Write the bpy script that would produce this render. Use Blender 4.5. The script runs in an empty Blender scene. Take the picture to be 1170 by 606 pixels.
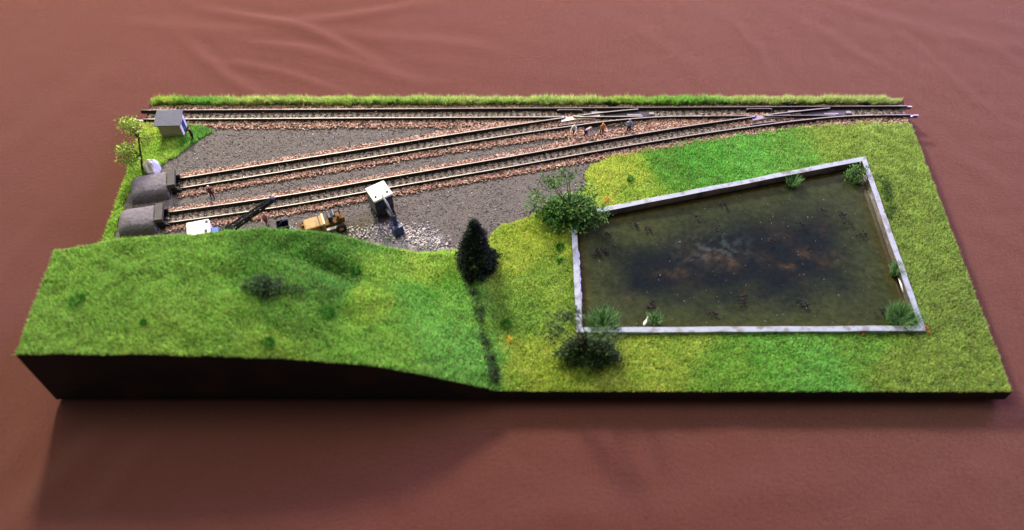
import bpy, bmesh, math, random
import numpy as np
from mathutils import Vector, Matrix, noise as mnoise

# ------------------------------------------------------------------ units, camera, light
U = 0.0115                      # one layout unit in metres (9 mm gauge track)
C = bpy.context.scene.collection
sc = bpy.context.scene
rng = np.random.default_rng(7)
random.seed(7)

CAM = np.array([23.1376, -20.4896, 39.9417])
YAW, PITCH, ROLL, FPX = -0.00238, 0.94267, -0.00203, 990.35

def cam_axes():
    cp, sp, cy, sy = math.cos(PITCH), math.sin(PITCH), math.cos(YAW), math.sin(YAW)
    f = np.array([sy*cp, cy*cp, -sp]); r = np.array([cy, -sy, 0.0]); u = np.cross(r, f)
    c, s = math.cos(ROLL), math.sin(ROLL)
    return c*r + s*u, -s*r + c*u, f
AR, AU, AF = cam_axes()

def at(px, py, z=None, y=None):
    """photo pixel -> point (layout units) on the level z or the upright plane y it stands on"""
    d = AF + AR*(px-585)/FPX - AU*(py-303)/FPX
    t = (z-CAM[2])/d[2] if z is not None else (y-CAM[1])/d[1]
    return CAM + d*t

cam = bpy.data.cameras.new('camera'); camo = bpy.data.objects.new('camera', cam); C.objects.link(camo)
camo.matrix_world = Matrix(((AR[0], AU[0], -AF[0], CAM[0]*U), (AR[1], AU[1], -AF[1], CAM[1]*U),
                            (AR[2], AU[2], -AF[2], CAM[2]*U), (0, 0, 0, 1)))
cam.sensor_width = 36; cam.lens = FPX/1170*36
cam.clip_start = 0.01; cam.clip_end = 50
cam.dof.use_dof = True; cam.dof.focus_distance = 51.5*U; cam.dof.aperture_fstop = 4.5
sc.camera = camo

w = bpy.data.worlds.new('World'); sc.world = w; w.use_nodes = True
bg = w.node_tree.nodes['Background']; bg.inputs[0].default_value = (0.93, 0.91, 0.95, 1); bg.inputs[1].default_value = 0.17

def area(name, az, el, dist, size, power, color):
    """rectangular area lamp: az measured from the back (+y) towards +x"""
    tgt = Vector((24*U, 8*U, 0))
    d = Vector((math.sin(az)*math.cos(el), math.cos(az)*math.cos(el), math.sin(el)))
    l = bpy.data.lights.new(name, 'AREA'); l.shape = 'RECTANGLE'; l.size, l.size_y = size
    l.energy = power; l.color = color
    o = bpy.data.objects.new(name, l); C.objects.link(o)
    o.location = tgt + d*dist; o.rotation_euler = (-d).to_track_quat('-Z', 'Y').to_euler()
    return o
R = math.radians
area('window_light', R(-24), R(38), 1.15, (0.12, 0.16), 26, (1.0, 0.91, 0.77))
area('window_light', R(50), R(25), 1.35, (0.85, 0.55), 33, (0.64, 0.48, 1.0))
area('added_fill_light', R(-55), R(70), 1.15, (0.7, 0.5), 11, (1.0, 0.97, 0.96))  # soft overhead fill lamp, added to lift the ambient level

sc.view_settings.view_transform = 'Standard'; sc.view_settings.look = 'None'
sc.view_settings.exposure = 0.0; sc.view_settings.gamma = 1.0
sc.cycles.max_bounces = 8; sc.cycles.transparent_max_bounces = 12

# ------------------------------------------------------------------ helpers
def lin(r, g, b):
    f = lambda c: c/12.92 if c <= 0.04045 else ((c+0.055)/1.055)**2.4
    return (f(r/255), f(g/255), f(b/255))

MATS = {}
def mat(name, rgb=(128, 128, 128), rough=0.7, var=0.0, vscale=300, bump=0.0, bscale=800, attr=False, spec=0.3,
        metal=0.0, sheen=0.0, trans=0.0, dirt=None, dscale=120):
    """procedural surface: base colour (or the colour carried by the pieces), mottling, wear and fine relief"""
    if name in MATS: return MATS[name]
    m = bpy.data.materials.new(name); m.use_nodes = True
    nt = m.node_tree; N = nt.nodes; L = nt.links
    b = N['Principled BSDF']; b.inputs['Roughness'].default_value = rough
    b.inputs['Specular IOR Level'].default_value = spec; b.inputs['Metallic'].default_value = metal
    if sheen:
        b.inputs['Sheen Weight'].default_value = sheen; b.inputs['Sheen Roughness'].default_value = 0.45
    tc = N.new('ShaderNodeTexCoord')
    if attr:
        a = N.new('ShaderNodeVertexColor'); a.layer_name = 'Col'; colsock = a.outputs['Color']
    else:
        a = N.new('ShaderNodeRGB'); a.outputs[0].default_value = (*lin(*rgb), 1); colsock = a.outputs[0]
    if var:
        n = N.new('ShaderNodeTexNoise'); n.inputs['Scale'].default_value = vscale; n.inputs['Detail'].default_value = 5
        n.inputs['Roughness'].default_value = 0.65
        L.new(tc.outputs['Object'], n.inputs['Vector'])
        mr = N.new('ShaderNodeMapRange'); mr.inputs[1].default_value = 0.25; mr.inputs[2].default_value = 0.75
        mr.inputs[3].default_value = 1-var; mr.inputs[4].default_value = 1+var
        L.new(n.outputs['Fac'], mr.inputs[0])
        vm = N.new('ShaderNodeVectorMath'); vm.operation = 'SCALE'
        L.new(colsock, vm.inputs[0]); L.new(mr.outputs[0], vm.inputs['Scale']); colsock = vm.outputs[0]
    if dirt:
        n = N.new('ShaderNodeTexNoise'); n.inputs['Scale'].default_value = dscale; n.inputs['Detail'].default_value = 6
        L.new(tc.outputs['Object'], n.inputs['Vector'])
        mr = N.new('ShaderNodeMapRange'); mr.inputs[1].default_value = 0.5; mr.inputs[2].default_value = 0.68
        L.new(n.outputs['Fac'], mr.inputs[0])
        mx = N.new('ShaderNodeMixRGB'); mx.inputs[2].default_value = (*lin(*dirt), 1)
        L.new(mr.outputs[0], mx.inputs[0]); L.new(colsock, mx.inputs[1]); colsock = mx.outputs[0]
    L.new(colsock, b.inputs['Base Color'])
    if bump:
        n = N.new('ShaderNodeTexNoise'); n.inputs['Scale'].default_value = bscale; n.inputs['Detail'].default_value = 4
        L.new(tc.outputs['Object'], n.inputs['Vector'])
        bp = N.new('ShaderNodeBump'); bp.inputs['Strength'].default_value = bump; bp.inputs['Distance'].default_value = 0.001
        L.new(n.outputs['Fac'], bp.inputs['Height']); L.new(bp.outputs[0], b.inputs['Normal'])
    if trans:
        t = N.new('ShaderNodeBsdfTranslucent'); L.new(colsock, t.inputs[0])
        mx = N.new('ShaderNodeMixShader'); mx.inputs[0].default_value = trans
        L.new(b.outputs[0], mx.inputs[1]); L.new(t.outputs[0], mx.inputs[2])
        L.new(mx.outputs[0], N['Material Output'].inputs[0])
    MATS[name] = m
    return m

def tag(o, label=None, cat=None, group=None, kind=None):
    for k, v in (('label', label), ('category', cat), ('group', group), ('kind', kind)):
        if v: o[k] = v
    return o

def thing(name, label, cat, loc=(0, 0, 0), rz=0.0, group=None):
    o = bpy.data.objects.new(name, None); C.objects.link(o)
    o.empty_display_size = 0.01
    o.location = Vector(loc)*U; o.rotation_euler = (0, 0, rz)
    return tag(o, label, cat, group)

def link(name, me, parent=None, loc=(0, 0, 0)):
    o = bpy.data.objects.new(name, me); C.objects.link(o)
    o.parent = parent; o.location = Vector(loc)*U
    return o

def np_mesh(name, V, F, m, cols=None, parent=None, loc=(0, 0, 0), smooth=False, mi=None):
    """V n x 3 in layout units, F faces as an m x k array"""
    me = bpy.data.meshes.new(name); V = np.asarray(V, float)*U; F = np.asarray(F, int); k = F.shape[1]
    me.vertices.add(len(V)); me.vertices.foreach_set('co', V.ravel())
    me.loops.add(F.size); me.loops.foreach_set('vertex_index', F.ravel())
    me.polygons.add(len(F)); me.polygons.foreach_set('loop_start', np.arange(0, F.size, k))
    try: me.polygons.foreach_set('loop_total', np.full(len(F), k))
    except Exception: pass
    for q in (m if isinstance(m, (list, tuple)) else [m]): me.materials.append(q)
    if mi is not None: me.polygons.foreach_set('material_index', np.asarray(mi, int))
    if smooth: me.polygons.foreach_set('use_smooth', np.ones(len(F), bool))
    if cols is not None:
        ca = me.color_attributes.new('Col', 'FLOAT_COLOR', 'POINT')
        cc = np.ones((len(V), 4)); cc[:, :3] = cols; ca.data.foreach_set('color', cc.ravel())
    me.update(calc_edges=True); me.validate()
    return link(name, me, parent, loc)

def bm_obj(name, bm, m, parent=None, loc=(0, 0, 0), smooth=False, scale=True):
    if scale: bmesh.ops.scale(bm, vec=(U, U, U), verts=bm.verts)
    bmesh.ops.recalc_face_normals(bm, faces=bm.faces)
    me = bpy.data.meshes.new(name); bm.to_mesh(me); bm.free()
    for q in (m if isinstance(m, (list, tuple)) else [m]): me.materials.append(q)
    if smooth:
        for p in me.polygons: p.use_smooth = True
    return link(name, me, parent, loc)

def add_box(bm, c, s, rot=None, taper=1.0):
    M = Matrix.Translation(Vector(c)) @ (rot.to_4x4() if rot else Matrix.Identity(4))
    r = bmesh.ops.create_cube(bm, size=1.0)
    for v in r['verts']:
        k = taper if v.co.z > 0 else 1.0
        v.co = M @ Vector((v.co.x*s[0]*k, v.co.y*s[1]*k, v.co.z*s[2]))
    return r['verts']

def box(name, c, s, m, parent=None, bevel=0.02, rot=None, taper=1.0, seg=2):
    bm = bmesh.new(); add_box(bm, c, s, rot, taper)
    if bevel: bmesh.ops.bevel(bm, geom=bm.edges[:], offset=bevel, segments=seg, affect='EDGES', profile=0.6)
    return bm_obj(name, bm, m, parent)

def add_tube(bm, pts, rad, seg=6):
    """tapering tube through pts; rad one number or one per point"""
    pts = [Vector(p) for p in pts]; n = len(pts)
    rad = [rad]*n if isinstance(rad, (int, float)) else rad
    rings = []
    for i, p in enumerate(pts):
        d = (pts[min(i+1, n-1)] - pts[max(i-1, 0)]).normalized()
        a = d.orthogonal().normalized(); b = d.cross(a)
        rings.append([bm.verts.new(p + (a*math.cos(t)+b*math.sin(t))*rad[i]) for t in [2*math.pi*k/seg for k in range(seg)]])
    for i in range(n-1):
        for k in range(seg):
            bm.faces.new((rings[i][k], rings[i][(k+1) % seg], rings[i+1][(k+1) % seg], rings[i+1][k]))
    bm.faces.new(rings[0][::-1]); bm.faces.new(rings[-1])

def tube(name, pts, rad, m, parent=None, seg=8, loc=(0, 0, 0)):
    bm = bmesh.new(); add_tube(bm, pts, rad, seg)
    return bm_obj(name, bm, m, parent, loc, smooth=True)

def interp(x, pts):
    p = np.array(pts, float); return np.interp(x, p[:, 0], p[:, 1])

def smooth_interp(pts):
    """cubic Hermite through points with growing x"""
    p = np.array(pts, float); X, Y = p[:, 0], p[:, 1]
    d = np.gradient(Y, X)
    def f(x):
        x = np.asarray(x, float); i = np.clip(np.searchsorted(X, x)-1, 0, len(X)-2)
        h = X[i+1]-X[i]; t = np.clip((x-X[i])/h, -0.5, 1.5)
        return ((2*t**3-3*t**2+1)*Y[i] + (t**3-2*t**2+t)*h*d[i] + (-2*t**3+3*t**2)*Y[i+1] + (t**3-t**2)*h*d[i+1])
    return f

def inside(P, poly):
    x, y = P[:, 0], P[:, 1]; c = np.zeros(len(P), bool); n = len(poly); j = n-1
    for i in range(n):
        xi, yi = poly[i][:2]; xj, yj = poly[j][:2]
        hit = ((yi > y) != (yj > y)) & (x < (xj-xi)*(y-yi)/((yj-yi) or 1e-9)+xi)
        c ^= hit; j = i
    return c

def fbm(x, y, scale, seed=0.0, oct=3):
    """cheap smooth value noise, about -1 to 1"""
    r = np.zeros_like(np.asarray(x, float)); a = 1.0; tot = 0
    for o in range(oct):
        k = scale*2**o
        s = seed*17.3+o*5.1
        r += a*(np.sin(x*k+1.7*np.sin(y*k*0.8+s)+s)*np.cos(y*k*1.1+1.3*np.sin(x*k*0.7-s)+2*s)); tot += a; a *= 0.55
    return r/tot

# ------------------------------------------------------------------ the setting: cloth
LX, LY, ZG = 48.0, 20.67, 1.05
def cloth():
    gx = np.unique(np.concatenate([np.linspace(-140, -30, 24), np.arange(-30, 80, 0.33), np.linspace(80, 190, 24)]))
    gy = np.unique(np.concatenate([np.linspace(-110, -18, 22), np.arange(-18, 62, 0.33), np.linspace(62, 170, 24)]))
    X, Y = np.meshgrid(gx, gy); Z = np.zeros_like(X)
    folds = [((250, 8), (430, 62), .16, .7), ((300, 50), (345, 58), .10, .5), ((345, 22), (470, 8), .14, .8), ((210, 52), (300, 108), .13, .7),
             ((310, 54), (480, 92), .10, .8), ((270, 76), (380, 100), .11, .5), ((150, 30), (330, 34), .06, 1.2), ((360, 30), (560, 60), .07, .9),
             ((830, 20), (900, 110), .07, .7), ((900, 20), (1040, 90), .08, .8), ((960, 10), (1170, 60), .09, .9), ((1050, 80), (1170, 150), .08, .7),
             ((1010, 30), (1120, 110), .08, .5), ((1070, 30), (1170, 75), .07, .5), ((1060, 150), (1170, 240), .06, .9), ((1100, 210), (1170, 330), .06, .8),
             ((930, 40), (960, 100), .05, .5), ((1080, 250), (1165, 420), .05, .8), ((20, 590), (130, 470), .07, 1.1), ((0, 560), (45, 480), .05, .9),
             ((110, 600), (190, 480), .05, .9), ((0, 330), (60, 240), .05, 1.2), ((0, 180), (150, 60), .05, 1.6), ((600, 596), (900, 560), .05, 1.3),
             ((1000, 600), (1165, 520), .06, 1.1), ((700, 20), (820, 100), .05, 1.0)]
    for a, b, h, wd in folds:
        if a[0] > 690: h *= 0.55
        A, B = at(*a, z=0)[:2], at(*b, z=0)[:2]; d = B-A; Ln = np.hypot(*d); d = d/Ln
        s = (X-A[0])*d[0]+(Y-A[1])*d[1]; t = -(X-A[0])*d[1]+(Y-A[1])*d[0]
        t = t + 0.35*np.sin(s*0.45+h*90) + 0.02*(s-Ln/2)**2*np.sin(h*50)*0.3
        env = 1/(1+np.exp(-(s+0.3)*1.2))/(1+np.exp((s-Ln-0.3)*1.2))
        wd = wd*0.7; Z += 1.35*h*env*(np.exp(-(t/wd)**2)-0.55*np.exp(-((t-1.5*wd)/(wd*1.2))**2))
    Z += 0.05*fbm(X, Y, 0.22, 1, 2) + 0.035*fbm(X*0.6+Y*0.8, Y*0.5-X*0.3, 0.9, 2, 2)
    Z += 0.018*fbm(X*0.9+Y*0.5, Y*0.35-X*0.15, 2.6, 6, 2)*(0.4+0.6*np.abs(fbm(X, Y, 0.25, 8, 2)))
    right = 1/(1+np.exp(-(X-46)/3))
    Z += right*0.05*fbm(X*0.5+Y*0.9, X*0.35-Y*0.2, 1.6, 3, 2)
    under = 1/(1+np.exp(-(X+1.5)*3))/(1+np.exp((X-49.5)*3))/(1+np.exp(-(Y+1.2)*3))/(1+np.exp((Y-22)*3))
    Z = Z*(1-under) - 0.05*0
    Z -= np.maximum(Z, 0).max()*0.0
    Z = np.where(under > 0.3, np.minimum(Z, 0), Z)
    V = np.stack([X.ravel(), Y.ravel(), Z.ravel()-0.02], 1)
    ny, nx = X.shape; i = np.arange((ny-1)*(nx-1)); r = i//(nx-1); c = i % (nx-1); a = r*nx+c
    F = np.stack([a, a+1, a+nx+1, a+nx], 1)
    m = mat('cloth_weave', (97, 49, 34), rough=0.85, var=0.18, vscale=800, sheen=0.26, spec=0.12)
    nt = m.node_tree; N = nt.nodes; L = nt.links; b = N['Principled BSDF']
    b.inputs['Sheen Tint'].default_value = (0.92, 0.68, 0.60, 1)
    tc = N.new('ShaderNodeTexCoord')
    wv = [N.new('ShaderNodeTexWave') for _ in range(2)]
    for q, dr in zip(wv, ('X', 'Y')):
        q.bands_direction = dr; q.inputs['Scale'].default_value = 430; q.inputs['Distortion'].default_value = 2.0
        q.inputs['Detail'].default_value = 2; q.inputs['Detail Scale'].default_value = 3
        L.new(tc.outputs['Object'], q.inputs['Vector'])
    ad = N.new('ShaderNodeMath'); L.new(wv[0].outputs['Fac'], ad.inputs[0]); L.new(wv[1].outputs['Fac'], ad.inputs[1])
    ns = N.new('ShaderNodeTexNoise'); ns.inputs['Scale'].default_value = 420; ns.inputs['Detail'].default_value = 5
    L.new(tc.outputs['Object'], ns.inputs['Vector'])
    a2 = N.new('ShaderNodeMath'); a2.operation = 'MULTIPLY_ADD'; L.new(ns.outputs['Fac'], a2.inputs[0]); a2.inputs[1].default_value = 2.2
    L.new(ad.outputs[0], a2.inputs[2])
    bp = N.new('ShaderNodeBump'); bp.inputs['Strength'].default_value = 0.8; bp.inputs['Distance'].default_value = 0.0006
    L.new(a2.outputs[0], bp.inputs['Height']); L.new(bp.outputs[0], b.inputs['Normal'])
    o = np_mesh('tablecloth', V, F, m, smooth=True)
    tag(o, 'reddish brown woven cloth spread under the whole layout', None, None, 'structure')
cloth()

# ------------------------------------------------------------------ terrain
FRONT = [(0, 4.72), (5, 4.74), (9, 4.70), (12.5, 4.2), (16.6, 3.62), (18.2, 3.05), (19.5, 2.45), (20.9, 1.8), (22.0, 1.3), (23.0, 1.12), (26, 1.07), (48, 1.05)]
LIPY = [(0, 5.9), (3.6, 6.6), (7, 7.0), (10, 7.2), (13, 7.3), (15.5, 7.2), (18, 7.8), (20, 8.3), (21, 8.6), (22, 8.6)]
LIPZ = [(0, 4.95), (3.6, 4.86), (7, 4.82), (10, 4.84), (12.6, 4.70), (14, 4.35), (15.5, 3.75), (16.6, 2.9), (18, 1.95), (19.2, 1.45), (20.3, 1.12), (21.5, 1.06), (48, 1.05)]

def ground_z(x, y):
    x = np.asarray(x, float); y = np.asarray(y, float)
    f = interp(x, FRONT); yl = interp(x, LIPY); zl = interp(x, LIPZ)
    t = np.clip(y/yl, 0, 1); ts = t*t*(3-2*t)*0.5+t*0.5
    z = f*(1-ts)+zl*ts
    hill = np.clip((z-ZG)/3.0, 0, 1)
    z = z + hill*(0.22*fbm(x, y, 0.55, 4, 3) - 0.5*np.exp(-((y-5.9+0.28*(x-11.5))/0.75)**2-((x-13.4)/2.4)**2) + 0.25*np.exp(-((x-16.8)/1.2)**2-((y-4.6)/1.4)**2) - 0.3*np.exp(-((x-9.3)/1.2)**2-((y-4.0)/.8)**2))
    back = np.clip((y-yl)/0.55, 0, 1); back = back*back*(3-2*back)
    z = z*(1-back)+ZG*back
    xd = 22.35-0.235*np.clip(y, 0, 8.2)                                   # the ditch along the hill's foot
    z = z - 0.16*np.exp(-((x-xd)/0.28)**2)*np.clip((8.6-y)/1.0, 0, 1)
    fld = np.clip((x-22.5)/1.5, 0, 1)*np.clip((18-y)/1, 0, 1)
    z = z + fld*0.03*fbm(x, y, 0.6, 6, 2)
    bank = np.clip((y-20.15)/0.3, 0, 1)
    return z + 0.16*bank

PW_Z = 1.36                                                              # top of the pond's edging
POND = [at(652, 244, z=PW_Z)[:2], at(989, 178.5, z=PW_Z)[:2], at(1058.5, 378, z=PW_Z)[:2], at(659, 380, z=PW_Z)[:2]]  # TL TR BR BL
def inset(poly, d):
    n = len(poly); out = []
    cen = np.mean(poly, axis=0)
    for i in range(n):
        p0, p1, p2 = np.array(poly[i-1]), np.array(poly[i]), np.array(poly[(i+1) % n])
        def off(a, b):
            t = (b-a)/np.linalg.norm(b-a); nn = np.array([-t[1], t[0]])
            if np.dot(cen-a, nn) < 0: nn = -nn
            return a+nn*d, t
        a, ta = off(p0, p1); b, tb = off(p1, p2)
        M = np.array([ta, -tb]).T; s = np.linalg.solve(M, b-a)[0]; out.append(a+ta*s)
    return out
POND_IN = inset(POND, 0.31); POND_MID = inset(POND, 0.15)

FIELD = [(22.6, -.02), (48, -.02), (48.02, 18.62)] + [tuple(at(px, py, z=1.1)[:2]) for px, py in
         ((1037, 141), (990, 140), (940, 143), (880, 149), (800, 160), (740, 170), (700, 179), (676, 188), (668, 198), (672, 212), (650, 226), (620, 240), (600, 250), (575, 257), (560, 267), (556, 282))] + [(21.0, 8.2), (20.8, 7.0)]
HILLP = [(-.03, -.03), (22.7, -.03), (21.0, 8.2), (20.4, 8.7), (19.3, 8.75), (18.3, 8.5), (17.5, 8.35), (16.5, 8.0), (15.5, 7.7), (13, 7.75), (10, 7.65), (7, 7.4), (3.6, 7.0), (-.03, 6.3)]
VERGE = [(-.02, 6.0), (-.02, 18.75), (1.2, 18.62), (3.3, 18.55), (4.5, 18.1), (3.9, 17.5), (2.9, 16.4), (2.1, 15.5), (1.3, 14.6), (0.55, 13.9), (0.4, 12.0), (0.6, 11.5), (0.35, 10.5), (0.5, 9.5), (0.9, 8.5), (1.2, 6.9)]

def terrain():
    st = 0.16; gx = np.linspace(0, LX, 301); gy = np.linspace(0, LY, 131)
    X, Y = np.meshgrid(gx, gy); P = np.stack([X.ravel(), Y.ravel()], 1)
    Z = ground_z(P[:, 0], P[:, 1]); rough = 0.012*rng.standard_normal(len(P))
    inn = (P[:, 0] > .01) & (P[:, 0] < LX-.01) & (P[:, 1] > .01) & (P[:, 1] < LY-.01)
    V = np.column_stack([P, Z+rough*inn])
    green = inside(P, FIELD) | inside(P, HILLP) | inside(P, VERGE) | (P[:, 1] > 20.25)
    cols = np.where(green[:, None], np.array(lin(66, 84, 24)), np.array(lin(96, 91, 85)))
    yel = np.exp(-((P[:, 0]-14.3)/1.0)**2-((P[:, 1]-10.2)/0.8)**2)            # brown oily patch beside the yellow machine
    cols = np.where(green[:, None], cols, cols*(1-0.55*yel[:, None])+np.array(lin(74, 62, 42))*0.55*yel[:, None])
    dust = .75*np.exp(-((P[:, 0]-17.2-.5*fbm(P[:, 0], P[:, 1], 3, 1))/1.5)**2-((P[:, 1]-9.4)/.55)**2)[:, None]*.8*(~green)[:, None]; cols = cols*(1-dust)+np.array(lin(190, 188, 188))*dust
    ny, nx = X.shape; i = np.arange((ny-1)*(nx-1)); r = i//(nx-1); c = i % (nx-1); a = r*nx+c
    F = np.stack([a, a+1, a+nx+1, a+nx], 1)
    cen = P[F].mean(1); F = F[~inside(cen, inset(POND, 0.12))]
    m = mat('earth_and_cinders', attr=True, rough=0.95, var=0.45, vscale=900, bump=0.8, bscale=1500, spec=0.1)
    tag(np_mesh('ground', V, F, m, cols=cols), 'modelled ground of the layout, grey cinders in the yard and earth under the grass', None, None, 'structure')
terrain()

# ------------------------------------------------------------------ pond bed, water
def pond():
    e = inset(POND, 0.2); gx = np.linspace(25, 46, 150); gy = np.linspace(2.5, 17, 110)
    X, Y = np.meshgrid(gx, gy); P = np.stack([X.ravel(), Y.ravel()], 1)
    dist = np.full(len(P), 99.0)
    for i in range(4):
        a, b = np.array(e[i-1]), np.array(e[i]); d = (b-a)/np.linalg.norm(b-a); nn = np.array([-d[1], d[0]])
        dist = np.minimum(dist, np.abs((P-a)@nn))
    x, y = P[:, 0], P[:, 1]
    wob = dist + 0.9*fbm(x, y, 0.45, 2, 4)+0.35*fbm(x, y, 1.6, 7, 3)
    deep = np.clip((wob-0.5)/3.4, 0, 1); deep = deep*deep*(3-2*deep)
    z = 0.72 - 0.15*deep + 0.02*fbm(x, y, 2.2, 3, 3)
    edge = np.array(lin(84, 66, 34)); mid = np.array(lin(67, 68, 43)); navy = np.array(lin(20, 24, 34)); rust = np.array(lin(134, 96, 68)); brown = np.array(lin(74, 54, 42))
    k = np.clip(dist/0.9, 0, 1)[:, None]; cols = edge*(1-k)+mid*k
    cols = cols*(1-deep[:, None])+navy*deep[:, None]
    n1 = np.clip(fbm(x, y, 1.1, 9, 4)*1.6-0.1, 0, 1)[:, None]*deep[:, None]*0.22
    cols = cols*(1-n1)+brown*n1
    for px, py, rx, ry, s in ((810, 297, .8, .35, .6), (832, 300, .6, .6, .7), (772, 313, .7, .4, .7), (745, 313, .6, .3, .35), (899, 305, .38, .3, 1.0), (919, 290, .55, .4, .7), (938, 304, .4, .3, .5),
                          (952, 295, .5, .5, .4), (936, 267, .35, .3, .4), (800, 297, 1.6, .8, .25), (880, 265, 1.2, .6, .22), (740, 265, .8, .5, .22), (800, 262, .8, .5, .2), (720, 345, .8, .4, .25), (1000, 260, .6, 1.8, .25)):
        q = at(px, py, z=0.5); g = s*0.40*np.exp(-((x-q[0])/rx)**2-((y-q[1])/ry)**2)
        g = (g*(0.4+1.3*np.clip(fbm(x, y, 4.0, px*0.01, 4), -.3, 1))).clip(0, 1)[:, None]; cols = cols*(1-g)+rust*g
    q = at(815, 285, z=.5); g = (0.26*np.exp(-((x-q[0])/2.0)**2-((y-q[1])/1.0)**2)*np.clip(fbm(x, y, 4.5, 5, 4)*3, 0, 1))[:, None]
    cols = cols*(1-g)+np.array(lin(120, 125, 130))*g
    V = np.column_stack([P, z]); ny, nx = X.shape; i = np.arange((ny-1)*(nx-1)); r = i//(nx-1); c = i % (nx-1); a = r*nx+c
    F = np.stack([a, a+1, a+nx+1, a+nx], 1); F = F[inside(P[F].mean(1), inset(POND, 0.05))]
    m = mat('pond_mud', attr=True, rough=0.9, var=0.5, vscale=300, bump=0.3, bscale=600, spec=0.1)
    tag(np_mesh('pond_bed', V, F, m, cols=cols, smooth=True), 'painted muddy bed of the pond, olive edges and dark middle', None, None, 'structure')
    # clear varnish-like water
    m = bpy.data.materials.new('pond_water'); m.use_nodes = True; nt = m.node_tree; N = nt.nodes; L = nt.links
    N.remove(N['Principled BSDF']); out = N['Material Output']
    tr = N.new('ShaderNodeBsdfTransparent'); tr.inputs[0].default_value = (0.74, 0.82, 0.74, 1)
    gl = N.new('ShaderNodeBsdfGlossy'); gl.inputs['Roughness'].default_value = 0.06
    fr = N.new('ShaderNodeFresnel'); fr.inputs[0].default_value = 1.33
    tc = N.new('ShaderNodeTexCoord'); ns = N.new('ShaderNodeTexNoise'); ns.inputs['Scale'].default_value = 90; ns.inputs['Detail'].default_value = 3
    L.new(tc.outputs['Object'], ns.inputs['Vector'])
    bp = N.new('ShaderNodeBump'); bp.inputs['Strength'].default_value = 0.12; bp.inputs['Distance'].default_value = 0.001
    L.new(ns.outputs['Fac'], bp.inputs['Height']); L.new(bp.outputs[0], gl.inputs['Normal']); L.new(bp.outputs[0], fr.inputs['Normal'])
    mx = N.new('ShaderNodeMixShader'); L.new(fr.outputs[0], mx.inputs[0]); L.new(tr.outputs[0], mx.inputs[1]); L.new(gl.outputs[0], mx.inputs[2])
    L.new(mx.outputs[0], out.inputs[0])
    e = inset(POND, 0.2); bm = bmesh.new(); vs = [bm.verts.new((p[0], p[1], 0.88)) for p in e]; bm.faces.new(vs)
    o = bm_obj('pond_water', bm, m); tag(o, 'dark still water filling the walled pond', None, None, 'structure')
    # edging: four mitred strips
    t = thing('pond_wall', 'pale grey edging wall framing the four-sided pond', 'wall', (POND[3][0], POND[3][1], ZG))
    wm = mat('grey_card', (146, 155, 161), rough=0.75, var=0.14, vscale=170, bump=0.25, bscale=500, dirt=(112, 110, 104), dscale=190)
    inner_shade = mat('shade_painted_card', (70, 60, 46), rough=0.5, var=0.4, vscale=120, bump=.2, bscale=400, dirt=(34, 30, 24), dscale=110)  # shade of the inner faces put into the colour as a darker card
    inn = POND_IN; zt = PW_Z
    for i in range(4):
        a, b, c, d = POND[i-1], POND[i], inn[i], inn[i-1]
        n = 22; bm = bmesh.new(); prev = None
        for k in range(n+1):
            f = k/n; f2 = 0.0008+f*0.9984
            o1 = np.array(a)*(1-f2)+np.array(b)*f2; i1 = np.array(d)*(1-f2)+np.array(c)*f2
            wz = 0.012*math.sin(k*1.3+i)+0.01*math.sin(k*0.7+2*i)
            nrm = (o1-i1)/np.linalg.norm(o1-i1); o1 = o1+nrm*0.012*math.sin(k*2.1+i)
            ring = [bm.verts.new((p[0]-POND[3][0], p[1]-POND[3][1], z-ZG)) for p, z in ((o1, 0.95), (o1, zt+wz), (i1, zt+wz), (i1, 0.45))]
            if prev:
                for q in range(4): bm.faces.new((prev[q], prev[(q+1) % 4], ring[(q+1) % 4], ring[q]))
            else: bm.faces.new(ring)
            prev = ring
        bm.faces.new(prev[::-1])
        o = bm_obj('wall_panel', bm, [wm, inner_shade], t)
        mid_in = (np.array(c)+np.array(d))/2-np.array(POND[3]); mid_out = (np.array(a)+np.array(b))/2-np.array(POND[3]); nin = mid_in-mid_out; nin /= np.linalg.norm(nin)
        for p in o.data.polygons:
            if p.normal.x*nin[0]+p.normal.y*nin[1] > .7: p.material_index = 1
pond()

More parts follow.
